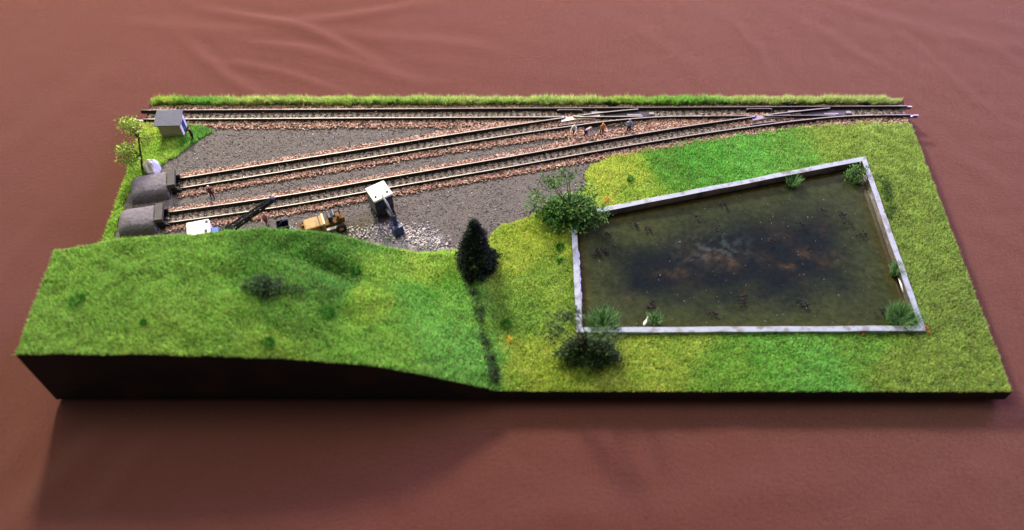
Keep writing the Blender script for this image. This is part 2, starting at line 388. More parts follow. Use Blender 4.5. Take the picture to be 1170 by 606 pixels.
# ------------------------------------------------------------------ baseboard
def baseboard():
    t = thing('baseboard', 'black painted wooden tray carrying the whole landscape', 'baseboard', (0, 0, 0))
    bm_ = mat('black_board', (20, 17, 16), rough=0.7, var=0.35, vscale=80, bump=0.2, bscale=300, spec=0.2, dirt=(40, 24, 18), dscale=35)
    def skirt(name, path, th, zlow):
        """upright board along path [(x,y,ztop)], thickness outwards given by normal (nx,ny)"""
        bm = bmesh.new(); prev = None
        for (x, y, z) in path:
            ring = [bm.verts.new(p) for p in ((x, y, zlow), (x, y, z), (x+th[0], y+th[1], z), (x+th[0], y+th[1], zlow))]
            if prev:
                for q in range(4): bm.faces.new((prev[q], prev[(q+1) % 4], ring[(q+1) % 4], ring[q]))
            else: bm.faces.new(ring)
            prev = ring
        bm.faces.new(prev[::-1]); return bm_obj(name, bm, bm_, t)
    xs = np.linspace(-0.1, LX+0.1, 90); f = ground_z(np.clip(xs, 0, LX), np.zeros(90))-0.02+0.012*rng.standard_normal(90)
    skirt('front_fascia', [(x, -0.012, z) for x, z in zip(xs, f)], (0, -0.12), 0.30)
    skirt('back_fascia', [(x, LY+0.012, ZG+0.08) for x in xs], (0, 0.12), 0.42)
    ys = np.linspace(0, LY, 60)
    skirt('side_fascia', [(-0.012, y, z-0.02) for y, z in zip(ys, ground_z(np.zeros(60), ys))], (-0.10, 0), 0.62)
    skirt('side_fascia', [(LX+0.012, y, z-0.02) for y, z in zip(ys, ground_z(np.full(60, LX), ys))], (0.10, 0), 0.30)
    box('base_board', (LX/2, LY/2+.1, 0.19), (LX-0.5, LY-0.4, 0.40), bm_, t, bevel=0.03)
baseboard()

# ------------------------------------------------------------------ grass (static fibres)
GRASS_PTS = [  # photo place, its own colour of fibre (dyed flock patches)
    (60, 300, 96, 140, 42), (60, 390, 100, 142, 46), (150, 340, 94, 138, 42), (230, 300, 92, 138, 42), (180, 390, 104, 142, 44), (250, 380, 98, 142, 42),
    (300, 290, 70, 126, 40), (360, 280, 64, 122, 40), (380, 315, 60, 118, 44), (330, 345, 84, 134, 42), (290, 400, 106, 144, 40), (420, 285, 70, 126, 40),
    (440, 305, 108, 156, 40), (420, 350, 110, 156, 36), (480, 310, 118, 166, 42), (480, 350, 82, 150, 52), (520, 340, 92, 150, 50), (500, 395, 88, 152, 56), (545, 410, 86, 152, 58), (440, 400, 96, 150, 44),
    (590, 290, 132, 168, 36), (620, 265, 136, 170, 34), (620, 320, 110, 146, 40), (600, 360, 102, 142, 44), (640, 340, 116, 150, 42), (610, 410, 138, 168, 34), (680, 430, 142, 166, 34), (745, 415, 128, 162, 36), (780, 395, 122, 160, 38),
    (830, 420, 100, 154, 40), (890, 410, 88, 156, 46), (940, 425, 82, 154, 52), (980, 400, 92, 142, 40), (1030, 430, 118, 140, 42), (1090, 420, 120, 138, 44), (1090, 340, 112, 130, 46), (1050, 260, 112, 132, 44), (1010, 170, 116, 136, 44),
    (950, 155, 116, 138, 42), (900, 170, 84, 142, 44), (860, 175, 76, 152, 50), (800, 180, 66, 142, 40), (760, 190, 74, 134, 36), (715, 195, 146, 172, 32), (690, 205, 150, 174, 32), (730, 215, 118, 156, 34), (690, 222, 140, 168, 34),
    (130, 260, 106, 150, 34), (150, 215, 112, 154, 34), (190, 165, 112, 156, 30), (170, 150, 128, 160, 34), (225, 155, 66, 134, 40), (235, 150, 60, 128, 42), (300, 116, 128, 164, 70), (600, 116, 126, 166, 74), (900, 116, 136, 164, 74), (1000, 118, 140, 160, 74)]
_gp = []
for px, py, r, g, b in GRASS_PTS:
    r = min(r, 0.79*g)                                                    # keep the lime of the flock
    z = 4.9 if (py > 262 and px < 420) else (3.2 if (py > 275 and px < 480) else (1.8 if px < 545 and py > 290 else 1.2))
    _gp.append(np.concatenate([at(px, py, z=z)[:2], lin(r, g, b)]))
_gp = np.array(_gp)

def grass_colour(x, y):
    xx = x+0.5*fbm(x, y, 1.2, 11, 3); yy = y+0.4*fbm(x, y, 1.3, 12, 3)
    W = np.zeros((len(x), len(_gp)))
    for i, g in enumerate(_gp): W[:, i] = 1/((xx-g[0])**2+(yy-g[1])**2+0.12)**2.4
    W /= W.sum(1, keepdims=True); c = W@_gp[:, 2:]
    c = c*(1+0.20*fbm(x, y, 1.9, 21, 3))[:, None]*2.5*np.array([.93, 1.0, 1.05])
    return c

def grass(name, label, poly, dens, h, bounds, skip=None, lean=0.45):
    x0, x1, y0, y1 = bounds; n = int((x1-x0)*(y1-y0)*dens)
    P = np.column_stack([rng.uniform(x0-(.1 if x0 < 1 else 0), x1+(.1 if x1 == LX else 0), n), rng.uniform(y0-(.12 if y0 == 0 else 0), y1, n)])
    wob = np.column_stack([0.14*fbm(P[:, 0], P[:, 1], 3.0, 1, 3), 0.14*fbm(P[:, 0], P[:, 1], 3.0, 2, 3)])
    keep = inside(np.clip(P+wob, [.0, .0], [LX, LY]), poly) & (P[:, 0] > -.09) & (P[:, 0] < LX+.09) & (P[:, 1] > -.11) & (P[:, 1] < LY+.05)
    if skip: keep &= ~inside(P, skip)
    P = P[keep]; n = len(P); x, y = P.T
    z = ground_z(np.clip(x, 0, LX), np.clip(y, 0, LY))-0.02
    thick = np.clip(1+0.35*fbm(x, y, 2.4, 31, 3), 0.5, 1.5)
    hh = h*thick*rng.uniform(0.55, 1.25, n); az = rng.uniform(0, 2*math.pi, n)
    cl = fbm(x, y, 5.0, 8, 2)*2.0
    ln = hh*lean*rng.uniform(0.1, 1.4, n); la = az+cl
    wd = rng.uniform(0.022, 0.042, n)
    b = np.column_stack([x, y, z]); side = np.column_stack([np.cos(az)*wd, np.sin(az)*wd, np.zeros(n)])
    tip = b+np.column_stack([np.cos(la)*ln, np.sin(la)*ln, hh])
    V = np.empty((n, 3, 3)); V[:, 0] = b-side; V[:, 1] = b+side; V[:, 2] = tip
    col = grass_colour(x, y); col = col*0.70+col.mean(1, keepdims=True)*np.array([.40, .32, .22]); col = col*rng.uniform(0.35, 1.75, n)[:, None]
    dry = rng.random(n) < 0.10
    col[dry] = np.array(lin(196, 194, 112))*rng.uniform(0.6, 1.2, dry.sum())[:, None]
    cols = np.repeat(np.clip(col, 0, 0.85)[:, None, :], 3, 1)
    m = mat('flock_fibre', attr=True, rough=0.75, spec=0.15, trans=0.38)
    o = np_mesh(name, V.reshape(-1, 3), np.arange(3*n).reshape(-1, 3), m, cols=cols.reshape(-1, 3))
    tag(o, label, 'grass', None, 'stuff')

grass('hill_grass', 'green flock grass covering the raised hill in front of the yard', HILLP, 1250, 0.21, (0, 23, 0, 9))
grass('field_grass', 'patchy yellow, emerald and olive flock grass around the pond', FIELD, 1250, 0.19, (20, 48, 0, 19), skip=inset(POND, -0.03))
grass('verge_grass', 'bright grass verge at the left end around the little hut', VERGE, 1200, 0.24, (0, 5, 6, 19))
STRIP = [(0.15, 20.35), (LX-.3, 20.35), (LX-.15, 20.5), (LX-1.8, 20.8), (0.4, 20.8)]
grass('strip_grass', 'narrow band of grass along the back edge behind the rails', STRIP, 2400, 0.40, (0, LX, 20.2, LY+0.05))

# ------------------------------------------------------------------ loose stone
OCT_V = np.array([(1, 0, 0), (-1, 0, 0), (0, 1, 0), (0, -1, 0), (0, 0, 1), (0, 0, -1)], float)
OCT_F = np.array([(0, 2, 4), (2, 1, 4), (1, 3, 4), (3, 0, 4), (2, 0, 5), (1, 2, 5), (3, 1, 5), (0, 3, 5)])
def stones(P, size, cols):
    """P n x 3 centres, size n, cols n x 3 -> angular chips as one vertex/face set"""
    n = len(P); q = rng.standard_normal((n, 4)); q /= np.linalg.norm(q, axis=1, keepdims=True); a, b, c, d = q.T
    M = np.stack([np.stack([1-2*(c*c+d*d), 2*(b*c-a*d), 2*(b*d+a*c)], 1), np.stack([2*(b*c+a*d), 1-2*(b*b+d*d), 2*(c*d-a*b)], 1), np.stack([2*(b*d-a*c), 2*(c*d+a*b), 1-2*(b*b+c*c)], 1)], 1)
    sc_ = rng.uniform(0.6, 1.2, (n, 1, 3)); V = OCT_V[None]*sc_*(1+0.25*rng.standard_normal((n, 6, 1)))
    V = np.einsum('nij,nkj->nki', M, V)*size[:, None, None]
    V[:, :, 2] *= 0.8; V += P[:, None, :]
    F = OCT_F[None]+6*np.arange(n)[:, None, None]
    return V.reshape(-1, 3), F.reshape(-1, 3), np.repeat(cols, 6, 0)

CHIP = mat('stone_chips', attr=True, rough=0.9, spec=0.15)

# ------------------------------------------------------------------ tracks
GA = 0.80
def y_main(x): return 19.25+0.0075*np.asarray(x, float)
_s1 = smooth_interp([(2, 13.19), (3.6, 13.56), (8.1, 14.57), (14.3, 15.96), (18.5, 16.91), (23.9, 18.07), (26.1, 18.52), (29.4, 19.12), (32.3, 19.44), (35, 19.512), (38, 19.535)])
_s2 = smooth_interp([(2, 10.66), (3.95, 11.03), (10.05, 12.21), (16.05, 13.64), (22.8, 15.2), (30.3, 17.0), (35, 18.02), (38.1, 18.62), (41, 19.12), (43.5, 19.45), (45.8, 19.594), (48, 19.61)])
ends = {'main': (-0.45, 48.15), 's1': (3.45, 35.0), 's2': (3.35, 45.8)}
Z_SL, Z_RB, Z_RT = 1.12, 1.12, 1.30
rail_side = mat('rail_side', (36, 27, 23), rough=0.8, var=0.3, vscale=300)
rail_top = mat('rail_head', (168, 163, 154), rough=0.5, metal=0.5, var=0.16, vscale=150, spec=0.5)
dark_rail_top = mat('rail_head_tarnished', (132, 124, 120), rough=0.45, metal=0.6, var=0.2, vscale=150, spec=0.5)
sleeper_m = mat('sleeper_plastic', (104, 96, 82), rough=0.85, var=0.4, vscale=400, bump=0.3, bscale=900)

def path(fy, off, x0, x1, n):
    x = np.linspace(x0, x1, n); h = 1e-3
    dy = (fy(x+h)-fy(x-h))/(2*h); L_ = np.hypot(1, dy)
    return np.column_stack([x-dy/L_*off, fy(x)+off/L_])

def rail(parent, pts, name='rail', loc=(0, 0, 0), top=None, w_=0.066):
    """bullhead bar: foot, web and a bright head"""
    prof = [(-0.09, 0), (0.09, 0), (0.09, 0.03), (0.03, 0.05), (0.03, 0.16), (w_/2, 0.18), (w_/2, 0.24), (-w_/2, 0.24), (-w_/2, 0.18), (-0.03, 0.16), (-0.03, 0.05), (-0.09, 0.03)]
    n = len(pts); d = np.gradient(pts, axis=0); d /= np.linalg.norm(d, axis=1, keepdims=True); nn = np.column_stack([-d[:, 1], d[:, 0]])
    k = len(prof); V = np.empty((n, k, 3))
    for j, (a, b) in enumerate(prof):
        V[:, j, :2] = pts+nn*a-np.array(loc[:2]); V[:, j, 2] = Z_RB+b-loc[2]
    F = []; mi = []
    for i in range(n-1):
        for j in range(k):
            F.append((i*k+j, i*k+(j+1) % k, (i+1)*k+(j+1) % k, (i+1)*k+j)); mi.append(1 if j == 6 else 0)
    o = np_mesh(name, V.reshape(-1, 3), F, [rail_side, top or rail_top], parent=parent, mi=mi)
    bm = bmesh.new(); bm.from_mesh(o.data)                                  # close the two ends
    bm.verts.ensure_lookup_table()
    bm.faces.new([bm.verts[j] for j in range(k)]); bm.faces.new([bm.verts[(n-1)*k+j] for j in range(k)][::-1])
    bmesh.ops.recalc_face_normals(bm, faces=bm.faces); bm.to_mesh(o.data); bm.free()
    return o

def sleeper_mesh():
    bm = bmesh.new(); add_box(bm, (0, 0, 0), (0.19, 1.42, 0.12)); 
    bmesh.ops.bevel(bm, geom=bm.edges[:], offset=0.015, segments=1, affect='EDGES')
    bmesh.ops.scale(bm, vec=(U, U, U), verts=bm.verts)
    me = bpy.data.meshes.new('sleeper'); bm.to_mesh(me); bm.free(); me.materials.append(sleeper_m); return me
SLM = sleeper_mesh()

def sleepers(parent, fy, x0, x1, loc, step=0.405):
    x = x0; i = 0
    while x < x1:
        h = 1e-3; a = math.atan2(float(fy(x+h)-fy(x-h)), 2*h)
        o = bpy.data.objects.new('sleeper', SLM); C.objects.link(o); o.parent = parent
        o.location = Vector((x-loc[0], float(fy(x))-loc[1], Z_SL-0.06+0.004*math.sin(i*2.3)-loc[2]))*U
        o.rotation_euler = (0, 0, a+0.03*math.sin(i*5.7)); x += step*math.cos(a); i += 1

def cross_x(f, g, off_f, off_g, x0, x1, gap):
    for x in np.linspace(x0, x1, 3000):
        if abs((f(x)+off_f)-(g(x)+off_g)) < gap: return float(x)
    return x1

BAL = np.array([lin(167, 130, 107), lin(149, 110, 89), lin(180, 150, 129), lin(125, 92, 75), lin(189, 167, 148), lin(94, 69, 58), lin(154, 132, 116)])
BALG = np.array([lin(128, 118, 104), lin(150, 140, 122), lin(96, 88, 78), lin(140, 110, 90), lin(174, 166, 150)])
def ballast(parent, fy, x0, x1, loc, out_lo, out_hi, n_out, n_in, name='ballast'):
    xs = rng.uniform(x0, x1, n_out); lo, hi = out_lo(xs), out_hi(xs)
    side = rng.random(n_out) < (hi/(hi+lo)); t = np.where(side, 1, -1)*(0.47+(np.where(side, hi, lo)-0.47)*rng.random(n_out)**1.05)
    e = rng.normal(0, 0.07, n_out); t = t+e
    h = 1e-3; dy = (fy(xs+h)-fy(xs-h))/(2*h); L_ = np.hypot(1, dy)
    P1 = np.column_stack([xs-dy/L_*t, fy(xs)+t/L_, ZG+0.025+0.07*np.clip(1.3-np.abs(t), 0, .8)+0.03*rng.random(n_out)])
    c1 = BAL[rng.integers(0, len(BAL), n_out)]*rng.uniform(0.7, 1.15, n_out)[:, None]; s1 = rng.uniform(0.04, 0.09, n_out)
    xi = rng.uniform(x0, x1, n_in); ti = rng.uniform(-0.34, 0.34, n_in); dy = (fy(xi+h)-fy(xi-h))/(2*h); L_ = np.hypot(1, dy)
    P2 = np.column_stack([xi-dy/L_*ti, fy(xi)+ti/L_, ZG+0.04+0.03*rng.random(n_in)])
    c2 = BALG[rng.integers(0, len(BALG), n_in)]*rng.uniform(0.6, 1.1, n_in)[:, None]; s2 = rng.uniform(0.04, 0.075, n_in)
    P = np.vstack([P1, P2]); c = np.vstack([c1, c2]); s = np.concatenate([s1, s2])
    k = (P[:, 0] > 0.02) & (P[:, 0] < LX-0.02) & (P[:, 1] < 20.6)
    V, F, cc = stones(P[k]-np.array(loc), s[k], c[k])
    o = np_mesh(name, V, F, CHIP, cols=cc, parent=parent); o['kind'] = 'stuff'

def tracks():
    # toes and frogs
    toe1 = cross_x(_s1, y_main, -GA/2, -GA/2, 24, 35, 0.13); toe2 = cross_x(_s2, y_main, -GA/2, -GA/2, 36, 45.8, 0.13)
    bl1 = cross_x(_s1, y_main, GA/2, GA/2, 24, 35, 0.15); bl2 = cross_x(_s2, y_main, GA/2, GA/2, 36, 45.8, 0.15)
    fr1 = cross_x(_s1, y_main, GA/2, -GA/2, 20, 35, 0.01); fr2 = cross_x(_s2, y_main, GA/2, -GA/2, 33, 45, 0.01)
    Lm = (0, float(y_main(0)), ZG)
    t = thing('railway_track', 'straight back track running the full length along the grass strip', 'track', Lm)
    rail(t, path(y_main, GA/2, *ends['main'], 90), loc=Lm, top=dark_rail_top)
    for a, b in ((-0.1, fr1-0.28), (fr1+0.30, toe1), (35.0, fr2-0.28), (fr2+0.30, toe2), (45.8, ends['main'][1])):
        rail(t, path(y_main, -GA/2, a, b, max(4, int((b-a)*2))), loc=Lm, top=dark_rail_top if a > 30 else None)
    sleepers(t, y_main, 0.15, 47.95, Lm)
    ballast(t, y_main, 0, LX, Lm, lambda x: interp(x, [(0, .75), (3, .8), (5, 1.0), (15, 1.05), (20, 1.05), (30, .9), (37, 1.0), (39, 1.35), (42, 1.2), (46, .95), (48, .92)]), lambda x: np.full_like(x, 1.12), 15000, 4200)
    # metal joiners at the overhanging ends
    jm = mat('joiner_metal', (140, 136, 136), rough=0.35, metal=0.8, var=0.15, vscale=200)
    for x, off in ((-0.35, -GA/2), (48.1, GA/2), (48.3, -GA/2+0.02)):
        y = float(y_main(x))+off
        bm = bmesh.new(); add_box(bm, (x-Lm[0], y-Lm[1], Z_RB+0.05-ZG), (0.62, 0.2, 0.14))
        add_box(bm, (x-Lm[0]+(-0.2 if x < 0 else 0.2), y-Lm[1], Z_RB+0.14-ZG), (0.36, 0.11, 0.10))
        bmesh.ops.bevel(bm, geom=bm.edges[:], offset=0.025, segments=2, affect='EDGES')
        bm_obj('rail_joiner', bm, jm, t)
    for (nm, fy, key, fr, bl, lab, lo, hi) in (
            ('railway_track', _s1, 's1', fr1, bl1, 'upper siding curving from the first buffer mound into the back track', [(3, .85), (20, .88), (25, .95), (28, 1.3), (30, 1.35), (35, .8)], [(3, .9), (17, .95), (22, .95), (26, .6), (35, .5)]),
            ('railway_track', _s2, 's2', fr2, bl2, 'lower siding beside the diggers, passing the workmen to join at right', [(3, .85), (25, .88), (36, .9), (46, .85)], [(3, .85), (22, .88), (25, .95), (29, 1.35), (36, 1.2), (40, .6), (46, .5)])):
        x0, x1 = ends[key]; L_ = (x0, float(fy(x0)), ZG)
        t2 = thing(nm, lab, 'track', L_)
        rail(t2, path(fy, -GA/2, x0, x1, 110), loc=L_)
        rail(t2, path(fy, GA/2, x0, fr-0.30, 100), loc=L_)
        rail(t2, path(fy, GA/2, fr+0.28, bl, 30), 'point_blade', loc=L_)
        sl_end = cross_x(fy, y_main, 0, 0, 20, x1, 0.95)
        sleepers(t2, fy, x0+0.2, sl_end, L_)
        ballast(t2, fy, x0-0.2, sl_end+1.5, L_, lambda x, q=lo: interp(x, q), lambda x, q=hi: interp(x, q), int((x1-x0)*290), int((x1-x0)*75))
        # frog casting, guard rail, tie bar plate of the turnout
        fm = mat('frog_casting', (208, 204, 194), rough=0.5, metal=0.3, var=0.2, vscale=200) if key == 's1' else mat('frog_casting_dull', (140, 132, 138), rough=0.5, metal=0.35, var=0.2, vscale=200)
        bm = bmesh.new(); fy0 = float(y_main(fr))-GA/2; a1 = math.atan2(float(fy(fr+.01)-fy(fr-.01)), .02)
        pl = [(-0.55, 0.10), (-0.55, -0.30), (0.25, -0.10), (1.55, 0.0), (1.9, 0.10), (1.9, 0.42), (1.55, 0.40), (0.3, 0.13)]
        lowv = [bm.verts.new((fr+a-L_[0], fy0+b-0.04-L_[1], Z_RB+0.04-ZG)) for a, b in pl]; up = [bm.verts.new((fr+a-L_[0], fy0+b-0.04-L_[1], Z_RB+0.135-ZG)) for a, b in pl]
        bm.faces.new(up); bm.faces.new(lowv[::-1])
        for i in range(len(pl)): bm.faces.new((lowv[i], lowv[(i+1) % len(pl)], up[(i+1) % len(pl)], up[i]))
        bm_obj('frog', bm, fm, t2)
        gx = np.linspace(fr-.8, fr+.8, 12); gp = np.column_stack([gx, y_main(gx)+GA/2-0.17]); gp[0, 1] -= 0.06; gp[-1, 1] -= 0.06
        rail(t2, gp, 'guard_rail', loc=L_, top=dark_rail_top, w_=0.06)
        gp = path(fy, -GA/2+0.17, fr-.8, fr+.8, 12); rail(t2, gp, 'guard_rail', loc=L_, top=dark_rail_top, w_=0.06)
        xm = (fr+bl)/2; ym = float(y_main(xm))
        wm_ = mat('point_plate', (134, 130, 126), rough=0.6, var=0.15, vscale=200, metal=0.2); dk = mat('point_base', (58, 54, 58), rough=0.55, var=0.3, vscale=200)
        px_ = bl-2.6 if key == 's1' else bl-2.3
        box('tie_bar_plate', (px_-L_[0], float(y_main(px_))+0.02-L_[1], Z_SL+0.06-ZG), (0.75, 0.34, 0.07), wm_, t2, bevel=0.012)
        box('point_base', (px_+2.0-L_[0], float(y_main(px_+2.0))+0.03-L_[1], Z_SL+0.02-ZG), (3.0, 0.46, 0.06), dk, t2, bevel=0.01)
        box('heel_plate', (px_+2.3-L_[0], float(y_main(px_+2.3))-0.12-L_[1], Z_SL+0.075-ZG), (0.9, 0.13, 0.05), wm_, t2, bevel=0.01)
        box('pivot', (px_+3.4-L_[0], float(y_main(px_+3.4))-0.02-L_[1], Z_SL+0.09-ZG), (0.3, 0.22, 0.1), wm_, t2, bevel=0.04)
tracks()

# fine cinders over the yard
def cinders():
    n = 60000; P = np.column_stack([rng.uniform(0.3, LX, n), rng.uniform(7.5, 19, n)])
    k = ~(inside(P, FIELD) | inside(P, HILLP) | inside(P, VERGE))
    for fy in (y_main, _s1, _s2): k &= np.abs(P[:, 1]-fy(P[:, 0])) > 0.62
    k &= (P[:, 1] < y_main(P[:, 0])-0.9) & (P[:, 0] < 36)
    P = P[k]; n = len(P)
    pal = np.array([lin(122, 115, 110), lin(98, 93, 90), lin(80, 75, 72), lin(142, 135, 126), lin(112, 101, 90), lin(64, 60, 58)])
    c = pal[rng.integers(0, len(pal), n)]*rng.uniform(0.75, 1.1, n)[:, None]
    pale = rng.random(n) < 0.012; c[pale] = np.array(lin(205, 200, 190))
    V, F, cc = stones(np.column_stack([P, np.full(n, ZG+0.008)]), rng.uniform(0.022, 0.05, n), c)
    tag(np_mesh('cinders', V, F, CHIP, cols=cc), 'fine grey cinders strewn over the yard between the sidings', 'gravel', None, 'stuff')
    # white rubble under the shovel
    pts = []
    for px, py, r, k in ((415, 268, .7, 80), (440, 262, .8, 110), (470, 268, .9, 170), (490, 278, .8, 150), (455, 272, .7, 120), (480, 262, .7, 60), (510, 285, .4, 30), (405, 262, .4, 14), (337, 262, .3, 12)):
        q = at(px, py, z=ZG); pts.append(np.column_stack([q[0]+r*rng.normal(0, .7, k*3), q[1]+r*0.36*rng.normal(0, .8, k*3)]))
    P = np.vstack(pts); P = P[~inside(P, HILLP) & ~inside(P, FIELD)]; n = len(P)
    pal = np.array([lin(196, 190, 182), lin(160, 158, 156), lin(132, 132, 136), lin(190, 172, 152), lin(84, 82, 84)])
    c = pal[rng.choice(5, n, p=[.34, .22, .16, .12, .16])]
    V, F, cc = stones(np.column_stack([P, ZG+0.015+0.05*rng.random(n)]), 0.02+0.07*rng.random(n)**2.5, c)
    tag(np_mesh('rubble', V, F, CHIP, cols=cc), 'loose whitish rubble heaped at the hill foot below the shovel bucket', 'rubble', None, 'stuff')
cinders()

# ------------------------------------------------------------------ plants
LEAF = mat('leaf', attr=True, rough=0.7, spec=0.2, trans=0.3)
bark = mat('bark', (62, 46, 34), rough=0.9, var=0.3, vscale=300)
def leaves(cent, spread, per, size, pal, flat=0.0):
    """leaf-sized quads scattered round clump centres"""
    cent = np.asarray(cent, float); n = len(cent)*per
    P = np.repeat(cent, per, 0)+rng.normal(0, 1, (n, 3))*np.asarray(spread)
    d = rng.standard_normal((n, 3)); d[:, 2] = np.abs(d[:, 2])*0.6; d /= np.linalg.norm(d, axis=1, keepdims=True)
    e = np.cross(d, rng.standard_normal((n, 3))); e /= np.linalg.norm(e, axis=1, keepdims=True)
    s = size*rng.uniform(0.5, 1.3, n)[:, None]
    V = np.empty((n, 4, 3)); V[:, 0] = P-d*s; V[:, 1] = P+e*s*0.5; V[:, 2] = P+d*s; V[:, 3] = P-e*s*0.5
    pal = np.array(pal); tint = np.repeat(rng.uniform(0.7, 1.25, len(cent)), per)
    c = pal[rng.integers(0, len(pal), n)]*(rng.uniform(0.65, 1.3, n)*tint)[:, None]
    return V.reshape(-1, 3), np.arange(4*n).reshape(-1, 4), np.repeat(c, 4, 0)

def shrub(name, label, cat, base, cents, spread, per, size, pal, stem=0.05, group=None):
    base = np.asarray(base, float); t = thing(name, label, cat, base, group=group); cents = np.asarray(cents)-base
    bm = bmesh.new()
    for c in cents:
        mid = np.array([c[0]*0.35+rng.normal(0, .08), c[1]*0.35+rng.normal(0, .08), c[2]*0.55])
        add_tube(bm, [(0, 0, -0.04), tuple(mid), tuple(c)], [stem, stem*0.6, stem*0.25], 5)
    bm_obj('stem', bm, bark, t)
    V, F, cc = leaves(cents, spread, per, size, pal)
    V[:, 2] = np.maximum(V[:, 2], 0.0)
    np_mesh('foliage', V, F, LEAF, cols=cc, parent=t)
    return t

def dome(base, rx, ry, h, n, low=0.15):
    out = []
    while len(out) < n:
        p = rng.uniform(-1, 1, 3); p[2] = abs(p[2]); r = np.linalg.norm(p)
        if 0.45 < r < 1: out.append((base[0]+p[0]*rx, base[1]+p[1]*ry, base[2]+h*(low+(1-low)*p[2])))
    return out

G1 = [lin(90, 140, 64), lin(66, 114, 56), lin(116, 160, 76), lin(46, 88, 46), lin(128, 156, 82)]
G2 = [lin(56, 82, 48), lin(70, 96, 54), lin(44, 64, 42), lin(92, 116, 64), lin(40, 54, 38)]
G3 = [lin(158, 190, 72), lin(126, 164, 58), lin(182, 204, 100), lin(98, 138, 50)]
def gpt(px, py, z=None):
    """pixel -> point on the modelled ground"""
    q = at(px, py, z=ZG if z is None else z)
    for _ in range(12): q = at(px, py, z=float(ground_z(q[0], min(max(q[1], 0.02), LY))))
    return q

# conifer
def conifer():
    b = gpt(545, 304); b[2] -= 0.02; b = np.array([b[0], b[1], b[2]]); H = 3.9
    t = thing('conifer', 'dark conical conifer standing at the foot of the hill', 'tree', b)
    bm = bmesh.new(); add_tube(bm, [(0, 0, -0.05), (0, 0, H*0.6), (-.02, 0, H*0.97)], [0.13, 0.08, 0.02], 7); bm_obj('trunk', bm, bark, t)
    n = 900; f = rng.random(n)**1.35; r = (1.14*(1-f)**0.85+0.04)*rng.uniform(0.55, 1.06, n); a = rng.uniform(0, 6.283, n)
    r *= 1+0.12*np.sin(a*3+f*9)
    c = np.column_stack([r*np.cos(a)-0.05*f, r*np.sin(a), 0.22+f*(H-0.22)])
    pal = [lin(30, 42, 34), lin(22, 32, 28), lin(40, 54, 40), lin(26, 36, 36), lin(50, 64, 46)]
    V, F, cc = leaves(c, 0.07, 14, 0.075, pal); np_mesh('crown', V, F, LEAF, cols=cc, parent=t)
conifer()

b = gpt(650, 250)
cs = dome((b[0], b[1], b[2]), 1.6, 1.0, 1.6, 75)+[tuple(at(px, py, y=b[1]+dy)) for px, py, dy in ((630, 207, .2), (625, 205, .3), (646, 199, .2), (650, 203, .1), (612, 224, 0), (609, 236, 0), (616, 228, 0), (684, 238, -.1), (688, 247, -.5), (680, 252, -.6), (636, 212, .1), (668, 215, .2), (676, 226, .1))]
shrub('bush', 'large leafy green bush overhanging the upper left corner of the pond', 'bush', b, cs, (.27, .23, .17), 75, 0.10, G1)
b = gpt(672, 408)
cs = dome((b[0], b[1], b[2]), 1.55, 0.75, 1.6, 60, .08)+[tuple(at(px, py, y=b[1]+.1)) for px, py in ((634, 371), (630, 384), (640, 362), (648, 360), (655, 366), (638, 378), (660, 356), (700, 372), (705, 385))]
shrub('bush', 'large dark twiggy bush on the grass before the lower left pond corner', 'bush', b, cs, (.22, .18, .15), 75, 0.085, G2)
b = gpt(303, 330); cs = dome((b[0], b[1], b[2]), 1.12, .65, .75, 52)
shrub('bush', 'low dusty dark bush halfway up the front hill', 'bush', b, cs, (.13, .12, .10), 40, 0.06, [lin(64, 94, 56), lin(50, 74, 46), lin(88, 116, 72), lin(42, 62, 42)], stem=0.03)
b = gpt(334, 334); cs = dome((b[0], b[1], b[2]), .75, .35, .4, 20)
shrub('bush', 'small low green bush just right of the dusty hill bush', 'bush', b, cs, (.12, .1, .07), 36, 0.05, [lin(60, 100, 46), lin(46, 78, 40), lin(78, 116, 54)], stem=0.02)
# tree leaning over the left edge
b = gpt(163, 196); b = np.array([b[0], b[1], ZG])
def left_tree():
    t = thing('tree', 'straggly yellow-green tree leaning out over the left edge', 'tree', b)
    k1 = at(158, 158, y=15.2)-b; k0 = at(161, 178, y=15.0)-b
    bm = bmesh.new(); add_tube(bm, [(0, 0, -.05), tuple(k0), tuple(k1)], [.09, .07, .04], 7)
    cl = []
    for px, py, yy in ((141, 141, 15.6), (147, 139, 15.7), (153, 144, 15.7), (150, 150, 15.5), (160, 152, 15.5), (140, 172, 14.6), (145, 168, 14.7), (143, 180, 14.4), (150, 175, 14.6), (153, 183, 14.5), (164, 165, 15.3), (148, 186, 14.2), (170, 160, 15.6)):
        c = at(px, py, y=yy)-b; cl.append(c); s = k1 if py < 166 else k0
        add_tube(bm, [tuple(s), tuple(s*0.45+c*0.55+np.array([0, 0, .08])), tuple(c)], [.04, .03, .012], 5)
    bm_obj('trunk', bm, bark, t)
    V, F, cc = leaves(cl, (.24, .20, .19), 150, 0.075, G3); np_mesh('crown', V, F, LEAF, cols=cc, parent=t)
left_tree()
